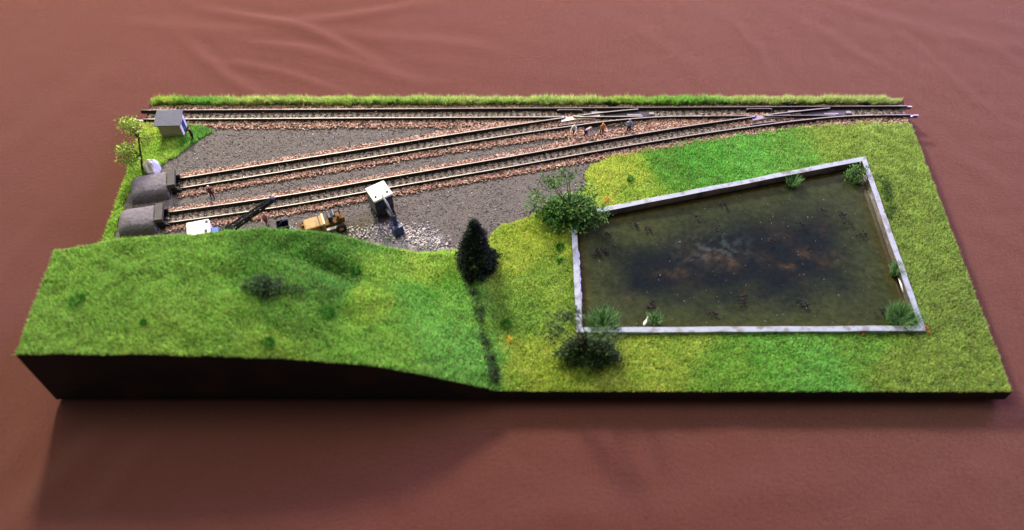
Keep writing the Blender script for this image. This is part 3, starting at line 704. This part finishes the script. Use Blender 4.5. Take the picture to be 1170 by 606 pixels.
# hedge in the ditch
def hedge(name, label, pts, rad, n, h, pal, per=26, size=0.05):
    p = np.array(pts); s = rng.random(n)*(len(p)-1); i = s.astype(int).clip(0, len(p)-2); f = (s-i)[:, None]
    q = p[i]*(1-f)+p[i+1]*f; o = rng.normal(0, rad, (n, 2)); z = ground_z(q[:, 0]+o[:, 0], q[:, 1].clip(0.1))
    z = z+h*rng.uniform(0.1, 1.0, n)*(0.7+0.5*np.sin(s*7))
    base = np.array([p[0][0], p[0][1], float(ground_z(p[0][0], p[0][1]))])
    c = np.column_stack([q[:, 0]+o[:, 0], np.maximum(q[:, 1]+o[:, 1], 0.12), z])-base
    t = thing(name, label, 'hedge', base)
    bm = bmesh.new()
    for k in range(0, n, 3):
        g = c[k].copy(); g[2] = ground_z(g[0]+base[0], g[1]+base[1])-base[2]-.03; add_tube(bm, [tuple(g), tuple(c[k])], [.025, .01], 4)
    bm_obj('stem', bm, bark, t)
    V, F, cc = leaves(c, (.09, .10, .07), per, size, pal); np_mesh('foliage', V, F, LEAF, cols=cc, parent=t)
hedge('hedge', 'thin dark hedge running down the ditch at the hill foot', [(20.55, 7.2), (20.9, 6.0), (21.3, 4.4), (21.75, 2.6), (22.1, 1.2), (22.3, 0.3)], .16, 170, .42, G2)
q = [at(px, py, z=1.2)[:2] for px, py in ((1003, 205), (1012, 225), (1018, 250))]
hedge('hedge', 'short soft hedge outside the right-hand pond wall', [tuple(a+np.array([.15, 0])) for a in q], .16, 60, .4, [lin(72, 108, 44), lin(60, 92, 42), lin(90, 118, 52)])
for px, lab in ((697, 'dark scrubby tuft in the back grass strip above the workmen'), (905, 'dark scrubby tuft in the back grass strip near the second turnout'), (990, 'small dark scrubby tuft at the right end of the back grass strip')):
    q = at(px, 119, z=1.15); b = np.array([q[0], 20.32, ZG+.08])
    cs = dome(b, .5 if px != 990 else .3, .16, .32, 16)
    shrub('tuft', lab, 'plant', b, cs, (.08, .05, .05), 22, 0.045, [lin(30, 44, 24), lin(22, 34, 20), lin(44, 66, 30)], stem=.02, group='dark tufts in the back strip')

# reeds and grass tufts
def tuft(name, label, cat, b, r, h, n, pal, group=None, width=0.03, lean=0.5):
    a = rng.uniform(0, 6.283, n); rr = r*np.sqrt(rng.random(n)); x, y = rr*np.cos(a), rr*np.sin(a)
    hh = h*rng.uniform(.5, 1.15, n); out = hh*lean*rng.uniform(.2, 1.2, n); a2 = a+rng.normal(0, .6, n)
    az = rng.uniform(0, 6.283, n); s = np.column_stack([np.cos(az), np.sin(az), 0*az])*width*rng.uniform(.6, 1.2, n)[:, None]
    B = np.column_stack([x, y, 0*x-.02]); M = B+np.column_stack([np.cos(a2)*out*.35, np.sin(a2)*out*.35, hh*.6]); T = B+np.column_stack([np.cos(a2)*out, np.sin(a2)*out, hh])
    V = np.stack([B-s, B+s, M-s*.8, M+s*.8, T], 1).reshape(-1, 3); k = 5*np.arange(n)[:, None]
    F = np.vstack([k+np.array([[0, 1, 3]]), k+np.array([[0, 3, 2]]), k+np.array([[2, 3, 4]])])
    c = np.array(pal)[rng.integers(0, len(pal), n)]*rng.uniform(.65, 1.3, n)[:, None]
    o = np_mesh(name, V, F, LEAF, cols=np.repeat(c, 5, 0), loc=b); return tag(o, label, cat, group)
RP = [lin(112, 158, 88), lin(88, 134, 70), lin(144, 180, 112), lin(70, 108, 58)]
for px, py, r, h, n, lab in ((688, 374, .75, 1.15, 420, 'tall clump of green reeds inside the lower left pond corner'), (748, 368, .30, .7, 110, 'small tuft of reeds by the lower pond wall beside the white bird'),
                         (905, 210, .38, .75, 150, 'pale reed tuft against the upper pond wall'), (1022, 312, .30, .85, 140, 'narrow reed tuft halfway along the right pond wall'), (1028, 367, .80, 1.0, 460, 'broad reed clump inside the lower right pond corner')):
    q = at(px, py, z=.88); tuft('reed_clump', lab, 'reeds', q, r*.9, h*.85, int(n*2.0), RP, 'reed clumps in the pond', width=.02, lean=.6)
q = at(977, 203, z=.88)
shrub('bush', 'small leafy bush in the upper right corner of the pond', 'bush', q, dome(q, .55, .45, .95, 22), (.13, .12, .12), 34, 0.07, G1, stem=.025)
b = gpt(1030, 379); cs = dome((b[0], b[1]-.05, b[2]), .9, .12, .34, 24)
shrub('bush', 'trailing grey-green creeper over the lower right pond wall', 'bush', (b[0], b[1]-.1, b[2]), cs, (.12, .10, .06), 24, 0.05, [lin(96, 108, 72), lin(70, 84, 52), lin(120, 128, 92)], stem=.015)
TP = [lin(48, 132, 40), lin(38, 110, 38), lin(72, 152, 48)]
for px, py, r, lab in ((90, 345, .34, 'dark green tuft near the left end of the hill'), (190, 307, .40, 'dark green tuft on the hill above the middle of its left half'), (375, 360, .32, 'dark green tuft low on the hill right of the dusty bush'), (407, 311, .20, 'tiny dark tuft near the hill crest below the shovel'),
                    (308, 393, .22, 'small dark tuft near the front edge of the hill'), (640, 284, .20, 'small dark tuft left of the pond wall'), (579, 372, .24, 'small dark tuft right of the ditch hedge'), (720, 207, .16, 'tiny dark tuft in the yellow patch above the pond'), (165, 370, .12, 'faint dark speck of grass on the lower left hill'), (640, 300, .12, 'faintest dark tuft just below its twin left of the pond')):
    q = gpt(px, py); tuft('grass_tuft', lab, 'grass tuft', q, r, .34, int(240*r/.3), TP, 'dark tufts on the grass', width=.022, lean=.6)
def flower(px, py, z, lab, pal, r):
    q = at(px, py, z=z) if z else gpt(px, py)
    t = thing('flower_clump', lab, 'flowers', q, group='little flower clumps')
    cs = dome((0, 0, .0), r, r, .26, 9)
    bm = bmesh.new()
    for c in cs: add_tube(bm, [(c[0]*.3, c[1]*.3, -.03), c], [.015, .01], 4)
    bm_obj('stem', bm, bark, t)
    V, F, cc = leaves(cs, .04, 16, .045, pal); np_mesh('petals', V, F, LEAF, cols=cc, parent=t)
OR = [lin(220, 138, 60), lin(196, 108, 48), lin(232, 170, 96)]
flower(983, 381, None, 'orange flower clump midway along the lower pond wall', OR, .24); flower(1057, 379, None, 'orange flower clump at the lower right pond corner', OR, .24)
flower(693, 231, None, 'orange flower clump beside the big green bush', OR, .16); flower(582, 389, None, 'yellow flower clump on the grass right of the ditch', [lin(240, 214, 70), lin(226, 190, 50)], .13)

# floating weed and flecks on the water
def weed():
    P = []
    for px, py, n in ((741, 262, 10), (725, 258, 10), (695, 268, 12), (690, 286, 14), (683, 290, 10), (818, 262, 8), (825, 232, 6), (798, 248, 6), (850, 345, 12), (846, 338, 8), (813, 358, 14), (745, 347, 14), (742, 353, 6), (914, 344, 12), (922, 349, 10), (984, 268, 10), (940, 240, 8), (962, 245, 12), (690, 350, 6), (915, 255, 8), (880, 275, 8), (1006, 355, 10), (970, 255, 8)):
        q = at(px, py, z=.885); P.append(np.column_stack([q[0]+rng.normal(0, .13, n), q[1]+rng.normal(0, .09, n), np.full(n, .90)]))
    P = np.vstack(P); n = len(P); V, F, cc = stones(P, rng.uniform(.05, .13, n), np.array([lin(22, 22, 22), lin(38, 32, 26)])[rng.integers(0, 2, n)])
    V[:, 2] = .883+(V[:, 2]-.90)*.25+.006
    tag(np_mesh('pond_weed', V, F, CHIP, cols=cc), 'dark scraps of weed floating on the pond', 'pond weed', None, 'stuff')
    n = 320; P = np.column_stack([rng.uniform(26, 45, n), rng.uniform(3, 16, n), np.full(n, .887)]); P = P[inside(P, inset(POND, .5))]; n = len(P)
    V, F, cc = stones(P, rng.uniform(.01, .026, n), np.array([lin(190, 190, 184), lin(130, 128, 112)])[rng.integers(0, 2, n)]); V[:, 2] = .889+(V[:, 2]-.887)*.2
    tag(np_mesh('pond_flecks', V, F, CHIP, cols=cc), 'tiny pale flecks scattered on the pond surface', 'flecks', None, 'stuff')
weed()

# ------------------------------------------------------------------ hut
def hut():
    b = at(185.7, 157.5, z=ZG+.05); w_, d_, h_ = 1.36, 0.98, 1.12
    t = thing('hut', 'small lineside hut with grey roof, tan wall and white and blue end', 'hut', (b[0], b[1], ZG), R(2))
    wall = mat('hut_wall', (146, 134, 118), rough=0.85, var=0.15, vscale=150, bump=.3, bscale=400)
    white = mat('hut_white', (222, 226, 232), rough=0.6, var=.06, vscale=200); roofm = mat('hut_roof', (78, 80, 90), rough=0.7, var=.18, vscale=120, bump=.3, bscale=400)
    bm = bmesh.new(); hb = h_+.12
    v = [bm.verts.new(p) for p in ((0, 0, 0), (w_-.04, 0, 0), (w_-.04, d_, 0), (0, d_, 0), (0, 0, h_), (w_-.04, 0, h_), (w_-.04, d_, hb), (0, d_, hb))]
    for f in ((0, 1, 5, 4), (1, 2, 6, 5), (2, 3, 7, 6), (3, 0, 4, 7), (4, 5, 6, 7), (3, 2, 1, 0)): bm.faces.new([v[i] for i in f])
    bm_obj('wall', bm, wall, t)
    bm = bmesh.new(); x0, x1 = w_-.038, w_+.01
    v = [bm.verts.new(p) for x in (x0, x1) for p in ((x, .005, 0), (x, d_-.005, 0), (x, d_-.005, hb-.01), (x, .005, h_-.01))]
    for f in ((0, 1, 2, 3), (7, 6, 5, 4), (0, 4, 5, 1), (1, 5, 6, 2), (2, 6, 7, 3), (3, 7, 4, 0)): bm.faces.new([v[i] for i in f])
    bm_obj('end_wall', bm, white, t)
    dr = box('door', (w_+.02, .48, .52), (.04, .42, .86), mat('hut_blue', (40, 62, 112), rough=.5, var=.15, vscale=200), t, bevel=.008)
    box('handle', (w_+.048, .33, .5), (.03, .04, .04), white, dr, bevel=.006)
    a = math.atan2(.12, d_); box('roof', (w_/2-.03, d_/2-.02, h_+.12), (w_+.26, d_+.26, .07), roofm, t, bevel=.015, rot=Matrix.Rotation(a, 3, 'X'))
hut()

# pale boulder
def boulder():
    b = gpt(177, 197); bm = bmesh.new(); bmesh.ops.create_icosphere(bm, subdivisions=3, radius=1)
    for v in bm.verts:
        p = v.co.copy(); k = 1+.22*mnoise.noise(p*1.6)+.06*mnoise.noise(p*5)
        tp = 1-.32*max(p.z, -.2); v.co = Vector((p.x*.50*k*tp, p.y*.42*k*tp, (p.z+.55)*.74*k))
        if v.co.x+v.co.y*-.5 > .27: v.co.x -= (v.co.x-v.co.y*.5-.27)*.6
        v.co.z = max(v.co.z, -.02)
    o = bm_obj('boulder', bm, [mat('pale_rock', (226, 212, 192), rough=.8, var=.2, vscale=120, bump=.4, bscale=300), mat('pale_rock_face', (226, 240, 242), rough=.6, var=.12, vscale=120)], loc=b)
    for p in o.data.polygons: p.material_index = 1 if (p.normal.x > .25 and p.normal.z > -.2) else 0
    tag(o, 'pale pointed boulder with a light blue face above the buffer mounds', 'boulder')
boulder()

# ------------------------------------------------------------------ buffer stops under grey mounds
def buffer_stop(fy, x_end, wl, wr, length, label):
    y = float(fy(x_end)); a = math.atan2(float(fy(x_end+.5)-fy(x_end)), .5)
    t = thing('buffer_stop', label, 'buffer stop', (x_end, y, ZG), a, 'buffer mounds at the siding ends')
    mm = mat('grey_mound', (106, 101, 104), rough=.95, var=.22, vscale=200, bump=.9, bscale=420, dirt=(84, 79, 80), dscale=90)
    # loaf: arched section along -x
    prof = [(-.98, 0), (-.94, .34), (-.86, .66), (-.70, .86), (-.4, .95), (0, .98), (.4, .95), (.70, .86), (.84, .66), (.90, .34), (.94, 0)]
    n = 16; V = []; 
    for i in range(n+1):
        s = i/n; h = 1.0*(1-max(0, (s-.72)/.28)**2.4*.55); wd = .92*(1-.05*s)
        for j, (p, q) in enumerate(prof):
            nz = .03*mnoise.noise(Vector((s*5, p*3, q*3)))
            V.append((-.18-length*s+nz, p*wd+nz, q*h*.92+nz*(q > 0)))
    k = len(prof); F = [(i*k+j, i*k+j+1, (i+1)*k+j+1, (i+1)*k+j) for i in range(n) for j in range(k-1)]
    bm = bmesh.new(); vs = [bm.verts.new(v) for v in V]
    for f in F: bm.faces.new([vs[q] for q in f])
    bm.faces.new(vs[:k][::-1]); bm.faces.new(vs[n*k:]); 
    o = bm_obj('mound', bm, mm, t, smooth=True)
    md = o.modifiers.new('soft', 'SUBSURF'); md.levels = md.render_levels = 1
    tm = mat('buffer_timber', (74, 72, 66), rough=.8, var=.25, vscale=200, bump=.4, bscale=300); bk = mat('buffer_black', (24, 24, 28), rough=.5, var=.2)
    box('buffer_beam', (.06, 0, .78), (.42, 1.25, .30), tm, t, bevel=.03)
    for s in (-1, 1):
        box('post', (-.02, s*.42, .32), (.22, .2, .62), bk, t, bevel=.02)
        tube('buffer', [(.24, s*.36, .55), (.40, s*.36, .55), (.41, s*.36, .55), (.46, s*.36, .55)], [.07, .07, .13, .13], bk, t, 10)
    for s in (-1, 1): box('strut', (.2, s*.5, .2), (.5, .12, .36), bk, t, bevel=.02, rot=Matrix.Rotation(.4, 3, 'Y'))
buffer_stop(_s1, 3.05, .9, .9, 2.25, 'grey earth mound buffer stop ending the upper siding')
buffer_stop(_s2, 2.95, .9, .9, 2.15, 'grey earth mound buffer stop ending the lower siding behind the hill')

# ------------------------------------------------------------------ machines
W_ = mat('machine_white', (232, 226, 214), rough=.45, var=.05, vscale=200); DK = mat('machine_dark', (22, 24, 30), rough=.5, var=.2, vscale=200)
BL = mat('machine_blue', (30, 40, 74), rough=.45, var=.2, vscale=200); GR = mat('machine_grey', (112, 112, 116), rough=.5, var=.2, vscale=200, metal=.2)
BB = mat('machine_bright_blue', (48, 84, 150), rough=.4, var=.2, vscale=200); RU = mat('track_rubber', (34, 31, 30), rough=.85, var=.3, vscale=200)
def crawler(t, L_, wd, h, gap):
    for s in (-1, 1):
        bm = bmesh.new(); add_box(bm, (0, s*gap, h/2), (L_, wd, h)); bmesh.ops.bevel(bm, geom=[e for e in bm.edges if abs(e.verts[0].co.y-e.verts[1].co.y) > .01], offset=h*.45, segments=4, affect='EDGES')
        o = bm_obj('crawler_track', bm, RU, t)
        for k in range(4): tube('road_wheel', [((k-1.5)*L_*.21, s*(gap+wd*.45), h*.42), ((k-1.5)*L_*.21, s*(gap+wd*.62), h*.42)], h*.26, GR, o, 10)
def shovel():
    t = thing('mining_shovel', 'white roofed mining shovel digging at the rubble, bucket towards the viewer', 'excavator', (15.58, 11.55, ZG), math.atan2(-.93, .58))
    crawler(t, 1.35, .3, .38, .38)
    box('turntable', (0, 0, .46), (.7, .7, .16), DK, t, bevel=.03)
    box('house', (0, 0, 1.12), (1.08, 1.06, 1.18), DK, t, bevel=.04)
    box('side_panel', (-.03, -.545, 1.15), (1.0, .03, 1.05), GR, t, bevel=.008)
    box('side_panel', (-.03, .545, 1.15), (1.0, .03, 1.05), GR, t, bevel=.008)
    r = box('roof', (-.02, 0, 1.78), (1.16, 1.18, .17), W_, t, bevel=.06, seg=3)
    for s in (-1, 1): tube('roof_vent', [(.30, s*.36, 1.86), (.30, s*.36, 1.895)], .075, DK, r, 12)
    box('windscreen', (.555, -.28, 1.3), (.03, .4, .5), BL, t, bevel=.01); box('windscreen', (.555, .28, 1.3), (.03, .4, .5), BL, t, bevel=.01)
    rot = lambda a: Matrix.Rotation(a, 3, 'Y')
    tube('boom', [(.40, 0, 1.9), (1.0, .0, 1.72), (1.62, 0, 1.22)], [.055, .07, .06], GR, t, 8)
    tube('ram', [(.56, .0, .85), (1.1, 0, 1.02), (1.55, 0, 1.05)], [.07, .10, .07], GR, t, 8)
    box('stick', (1.74, 0, .88), (.16, .22, .85), BL, t, bevel=.03, rot=rot(-.45))
    bm = bmesh.new(); pr = [(-.30, .30), (.12, .34), (.28, .05), (.20, -.30), (-.20, -.34)]
    for s in (-.28, .28): bm.faces.new([bm.verts.new((1.98+a, s, .42+b_)) for a, b_ in pr])
    bm.verts.ensure_lookup_table()
    for i in range(5): bm.faces.new((bm.verts[i], bm.verts[(i+1) % 5], bm.verts[5+(i+1) % 5], bm.verts[5+i]))
    bk = bm_obj('bucket', bm, BL, t)
    for k in range(4): box('tooth', (1.86+.02*k*0, -.21+.14*k, .07), (.06, .06, .12), GR, bk, bevel=.01)
shovel()

def crane():
    a = math.atan2(1.0, 3.9); b = np.array([6.05, 8.95, ZG]); ca, sa = math.cos(a), math.sin(a)
    t = thing('dragline_crane', 'white crane with blue cab and long black boom half hidden behind the hill', 'crane', b, a)
    crawler(t, 1.7, .34, .42, .46)
    box('turntable', (0, 0, .5), (.8, .8, .18), DK, t, bevel=.03)
    box('house', (-.12, 0, 1.2), (1.25, 1.06, 1.2), W_, t, bevel=.12, seg=3)
    box('roof', (-.12, 0, 1.8), (1.2, 1.0, .14), W_, t, bevel=.06, seg=3)
    c = box('cab', (.72, -.22, 1.28), (.42, .5, .72), BB, t, bevel=.06); box('window', (.94, -.22, 1.36), (.02, .36, .3), DK, c, bevel=.008)
    box('roof_hatch', (.36, .30, 1.86), (.16, .2, .08), DK, t, bevel=.015); box('roof_hatch', (.30, -.34, 1.86), (.16, .2, .08), DK, t, bevel=.015)
    tip = np.array([10.06, 10.02, 4.0])-b; tl = (tip[0]*ca+tip[1]*sa, 0, tip[2]); f0 = np.array([.7, 0, .75]); tv = np.array(tl)
    bo = box('boom', (0, 0, 0), (.001, .001, .001), DK, t, bevel=0); bpy.data.objects.remove(bo)
    bm = bmesh.new(); d = (tv-f0); L_ = np.linalg.norm(d); d /= L_; up = np.array([-d[2], 0, d[0]])
    ch = []
    for sy in (-1, 1):
        for sz in (-1, 1):
            w0, w1 = .17, .10; p0 = f0+np.array([0, sy*w0, 0])+up*sz*.14; p1 = tv+np.array([0, sy*w1, 0])+up*sz*.07; ch.append((p0, p1)); add_tube(bm, [tuple(p0), tuple(p1)], .06, 5)
    n = 13
    for k in range(n):
        f, g = k/n, (k+1)/n
        for (i, j) in ((0, 1), (2, 3), (0, 2), (1, 3)):
            A, B = ch[i], ch[j]
            if k % 2: A, B = B, A
            add_tube(bm, [tuple(A[0]*(1-f)+A[1]*f), tuple(B[0]*(1-g)+B[1]*g)], .048, 4)
    bo = bm_obj('boom', bm, DK, t)
    tube('sheave', [(tl[0], -.1, tl[2]+.02), (tl[0], .1, tl[2]+.02)], .15, BL, t, 14)
    tube('cable', [(tl[0]+.1, 0, tl[2]), (tl[0]+.1, 0, 1.05)], .014, DK, t, 5)
    tube('cable', [(tl[0], 0, tl[2]+.1), (.2, 0, 1.95)], .012, DK, t, 5)
    bm = bmesh.new(); add_box(bm, (tl[0]+.1, 0, .62), (.62, .5, .5), taper=1.18); bmesh.ops.delete(bm, geom=[f for f in bm.faces if f.calc_center_median().z > .85], context='FACES')
    bmesh.ops.solidify(bm, geom=bm.faces[:], thickness=.04); bk = bm_obj('bucket', bm, DK, t)
    tube('bail', [(tl[0]-.18, -.2, .85), (tl[0]+.1, 0, 1.08), (tl[0]+.38, .2, .85)], .03, BL, bk, 5)
crane()

def dozer():
    Y = mat('machine_yellow', (150, 118, 58), rough=.55, var=.18, vscale=150, dirt=(120, 86, 44), dscale=200); YB = mat('machine_rust', (112, 82, 44), rough=.8, var=.35, vscale=250, dirt=(62, 46, 30), dscale=260)
    PL = mat('machine_pale', (168, 164, 154), rough=.6, var=.2, vscale=200)
    t = thing('scraper', 'dirty yellow earth scraper with black seat parked behind the hill crest', 'scraper', (12.3, 10.25, ZG), R(21))
    box('hopper', (-.42, 0, .58), (1.15, .82, .58), Y, t, bevel=.10, seg=3)
    box('hopper_stripe', (-.12, -.02, .60), (.07, .86, .56), DK, t, bevel=.02)
    box('hopper_rim', (.12, 0, .90), (.10, .80, .10), mat('machine_cream', (226, 208, 150), rough=.5), t, bevel=.03)
    box('apron', (-1.16, .02, .50), (.12, .80, .62), YB, t, bevel=.03, rot=Matrix.Rotation(-.25, 3, 'Y')); box('push_arm', (-1.0, .34, .45), (.4, .08, .12), Y, t, bevel=.02); box('push_arm', (-1.0, -.34, .45), (.4, .08, .12), Y, t, bevel=.02)
    box('seat', (.50, .05, .86), (.22, .42, .36), DK, t, bevel=.05); box('seat_back', (.68, .05, 1.0), (.07, .46, .46), GR, t, bevel=.02, rot=Matrix.Rotation(.35, 3, 'Y'))
    box('chassis', (.45, 0, .42), (1.2, .42, .26), YB, t, bevel=.04); box('engine', (1.06, .02, .62), (.46, .52, .44), YB, t, bevel=.06)
    tube('exhaust', [(1.1, .16, .8), (1.1, .16, 1.16), (1.16, .16, 1.22)], .035, DK, t, 7); tube('air_filter', [(.95, -.12, .8), (.95, -.12, 1.02)], .08, YB, t, 10)
    box('running_board', (.46, -.42, .40), (.62, .16, .06), PL, t, bevel=.015, rot=Matrix.Rotation(.1, 3, 'X'))
    for x in (-.78, .95):
        for s in (-1, 1):
            wh = tube('wheel', [(x, s*.40, .30), (x, s*.42, .30), (x, s*.58, .30), (x, s*.60, .30)], [.24, .30, .30, .24], RU, t, 18)
            tube('rim', [(x, s*.595, .30), (x, s*.615, .30)], .14, Y, wh, 12)
dozer()

# ------------------------------------------------------------------ little people
def person(label, px, py, heading, shirt, trousers, hair, lean=0.0, arms=((.15, -.1), (.2, .1)), step=.05, hat=None, skin=(196, 150, 122)):
    q = gpt(px, py); H = 1.06
    J = {}; E = []
    def j(n, p, r): J[n] = (Vector(p), r)
    cl, sl = math.cos(lean), math.sin(lean)
    def up(d, y=0, f=0): return (d*sl+f*cl, y, .52+d*cl-f*sl)          # along the leaning torso
    j('pelvis', (0, 0, .52), .085); j('waist', up(.10), .08); j('chest', up(.25), .098); j('neck', up(.345), .035); j('head', up(.405), .058); j('crown', up(.47), .045)
    E += [('pelvis', 'waist'), ('waist', 'chest'), ('chest', 'neck'), ('neck', 'head'), ('head', 'crown')]
    for s, n, (fw, rs) in ((1, 'l', arms[0]), (-1, 'r', arms[1])):
        j('sh'+n, up(.29, s*.115), .05); el = Vector(up(.29, s*.15))+Vector((fw*.6, 0, -.17+rs*.4)); j('el'+n, el, .038); ha = el+Vector((fw*.8+.03, -s*.02, -.14+rs)); j('ha'+n, ha, .028)
        j('fi'+n, ha+(ha-el).normalized()*.045, .018)
        E += [('chest', 'sh'+n), ('sh'+n, 'el'+n), ('el'+n, 'ha'+n), ('ha'+n, 'fi'+n)]
        f = s*step; j('hi'+n, (0, s*.058, .48), .07); j('kn'+n, (f*.5+.02, s*.066, .27), .053); j('an'+n, (f, s*.07, .045), .036); j('to'+n, (f+.085, s*.08, .022), .026)
        E += [('pelvis', 'hi'+n), ('hi'+n, 'kn'+n), ('kn'+n, 'an'+n), ('an'+n, 'to'+n)]
    names = list(J); me = bpy.data.meshes.new('person')
    me.from_pydata([J[n][0]*U*H for n in names], [(names.index(a), names.index(b_)) for a, b_ in E], [])
    tmp = bpy.data.objects.new('tmp', me); C.objects.link(tmp); md = tmp.modifiers.new('s', 'SKIN'); sub = tmp.modifiers.new('u', 'SUBSURF'); sub.levels = 1
    for i, n in enumerate(names):
        sv = me.skin_vertices[0].data[i]; sv.radius = (J[n][1]*U*H,)*2; sv.use_root = (n == 'pelvis')
    dg = bpy.context.evaluated_depsgraph_get(); nm = bpy.data.meshes.new_from_object(tmp.evaluated_get(dg)); bpy.data.objects.remove(tmp)
    ms = [mat('skin_%d' % skin[0], skin, rough=.6), mat('cloth_%d_%d_%d' % shirt, shirt, rough=.8, var=.1), mat('cloth_%d_%d_%d' % trousers, trousers, rough=.8, var=.1), mat('shoes', (26, 24, 24), rough=.6)]
    nm.materials.clear()
    for m in ms: nm.materials.append(m)
    cls = {'head': 0, 'crown': 0, 'neck': 0, 'fi': 0, 'ha': 0, 'sh': 1, 'el': 1, 'chest': 1, 'waist': 1, 'pelvis': 2, 'hi': 2, 'kn': 2, 'an': 3, 'to': 3}
    for p in nm.polygons:
        n = min(names, key=lambda k: (J[k][0]*U*H-p.center).length-J[k][1]*U*H*.6); p.material_index = cls.get(n, cls.get(n[:2], 1)); p.use_smooth = True
    t = thing('person', label, 'person', (q[0], q[1], q[2]), heading)
    o = link('body', nm, t)
    hd, hc = J['crown'][0]*H, J['head'][0]*H
    bm = bmesh.new(); bmesh.ops.create_uvsphere(bm, u_segments=12, v_segments=8, radius=1)
    ax = (J['crown'][0]-J['head'][0]).normalized()
    for v in bm.verts:
        p = v.co; p.z = max(p.z, -.15); v.co = Vector((p.x*.068-.012, p.y*.064, p.z*.062))
    bmesh.ops.rotate(bm, verts=bm.verts, cent=(0, 0, 0), matrix=Vector((0, 0, 1)).rotation_difference(ax).to_matrix()); bmesh.ops.translate(bm, verts=bm.verts, vec=hc+(hd-hc)*.55)
    bm_obj('hat' if hat else 'hair', bm, mat('hair_%d_%d' % hair[:2], hair, rough=.7), t, smooth=True)
person('person in dark brown clothes standing beside the hut', 221, 159, R(-120), (44, 30, 26), (30, 24, 24), (40, 28, 22), .12)
person('person in a brown jacket between the two sidings near the mounds', 243, 226, R(-60), (96, 56, 46), (46, 44, 52), (190, 176, 172), .05)
person('person in a pinkish shirt beside the hanging crane bucket', 306, 257, R(-90), (176, 128, 122), (92, 62, 52), (170, 130, 120), .0, skin=(200, 150, 130))
person('workman in a white shirt, leftmost of the four between the tracks', 656, 155, R(-110), (206, 210, 206), (38, 40, 48), (206, 206, 200), .35, ((.25, .05), (.2, .0)), .07)
person('workman in a lilac shirt bending over, second from the left', 669, 156, R(-30), (176, 150, 170), (40, 40, 46), (170, 150, 150), .75, ((.15, -.05), (.2, -.05)), .06)
person('workman in an orange jacket, third of the four between the tracks', 687, 154, R(-70), (178, 116, 62), (70, 46, 40), (190, 150, 90), .2, ((.2, .15), (.15, .0)), .05, hat=True)
person('workman in a light blue shirt standing apart at the right', 718, 151, R(-90), (140, 156, 196), (34, 34, 42), (120, 130, 170), .0, ((.06, 0), (.05, 0)), .04, hat=True)

# white water bird and a pale strip on the wall
def bird():
    q = at(737, 370, z=.885); t = thing('bird', 'small white water bird afloat by the lower pond wall', 'bird', q, R(60))
    me = bpy.data.meshes.new('b'); pts = [(-.20, 0, .10), (-.1, 0, .09), (.06, 0, .09), (.17, 0, .12), (.22, 0, .22), (.24, 0, .27), (.30, 0, .26)]; rr = [.03, .09, .10, .055, .035, .045, .015]
    me.from_pydata([Vector(p)*U for p in pts], [(i, i+1) for i in range(6)], []); o = bpy.data.objects.new('tmp', me); C.objects.link(o); o.modifiers.new('s', 'SKIN'); sb = o.modifiers.new('u', 'SUBSURF'); sb.levels = 2
    for i, r in enumerate(rr): me.skin_vertices[0].data[i].radius = (r*U, r*U)
    nm = bpy.data.meshes.new_from_object(o.evaluated_get(bpy.context.evaluated_depsgraph_get())); bpy.data.objects.remove(o); nm.materials.clear(); nm.materials.append(mat('feather_white', (236, 232, 222), rough=.6))
    for p in nm.polygons: p.use_smooth = True
    link('body', nm, t)
    bm = bmesh.new(); add_tube(bm, [(.285, 0, .258), (.34, 0, .25)], [.018, .005], 6); bm_obj('beak', bm, mat('beak', (214, 140, 50), rough=.5), t)
bird()

def wall_smears():
    pm = mat('white_paint_strip', (232, 230, 224), rough=.5, var=.08, vscale=300); gm = mat('glue_smear', (176, 192, 214), rough=.25, var=.2, vscale=300, spec=.6)
    a, b_ = np.array(POND_IN[1]), np.array(POND_IN[2]); nn = np.array([-1.0, -.02])
    q0, q1 = at(1032, 318, z=1.05), at(1038, 334, z=1.05)
    on = lambda q: a+(b_-a)*np.dot(q[:2]-a, b_-a)/np.dot(b_-a, b_-a)+nn*.045
    p0, p1 = on(q0), on(q1); o = tube('strip', [(0, 0, 1.06), ((p1-p0)[0]*.5, (p1-p0)[1]*.5, 1.10), ((p1-p0)[0], (p1-p0)[1], 1.06)], [.02, .05, .03], pm, loc=(p0[0], p0[1], 0))
    tag(o, 'short white strip on the inner face of the right pond wall', 'strip')
    a, b_ = np.array(POND_IN[0]), np.array(POND_IN[3]); d = (b_-a)/np.linalg.norm(b_-a); bm = bmesh.new()
    for k in range(7):
        s0 = 2.4+k*.55; p = a+d*s0+np.array([.05, 0]); r = bmesh.ops.create_icosphere(bm, subdivisions=2, radius=1)
        for v in r['verts']: v.co = Vector((p[0]-a[0]+v.co.x*.05*(1+.4*math.sin(k*3)), p[1]-a[1]+v.co.y*.32, .90+v.co.z*.05*(1.3+math.sin(k*2.2))))
    o = bm_obj('glue_smear', bm, gm, loc=(a[0], a[1], 0), smooth=True); tag(o, 'pale bluish glue smear at the waterline of the left pond wall', 'glue')
wall_smears()
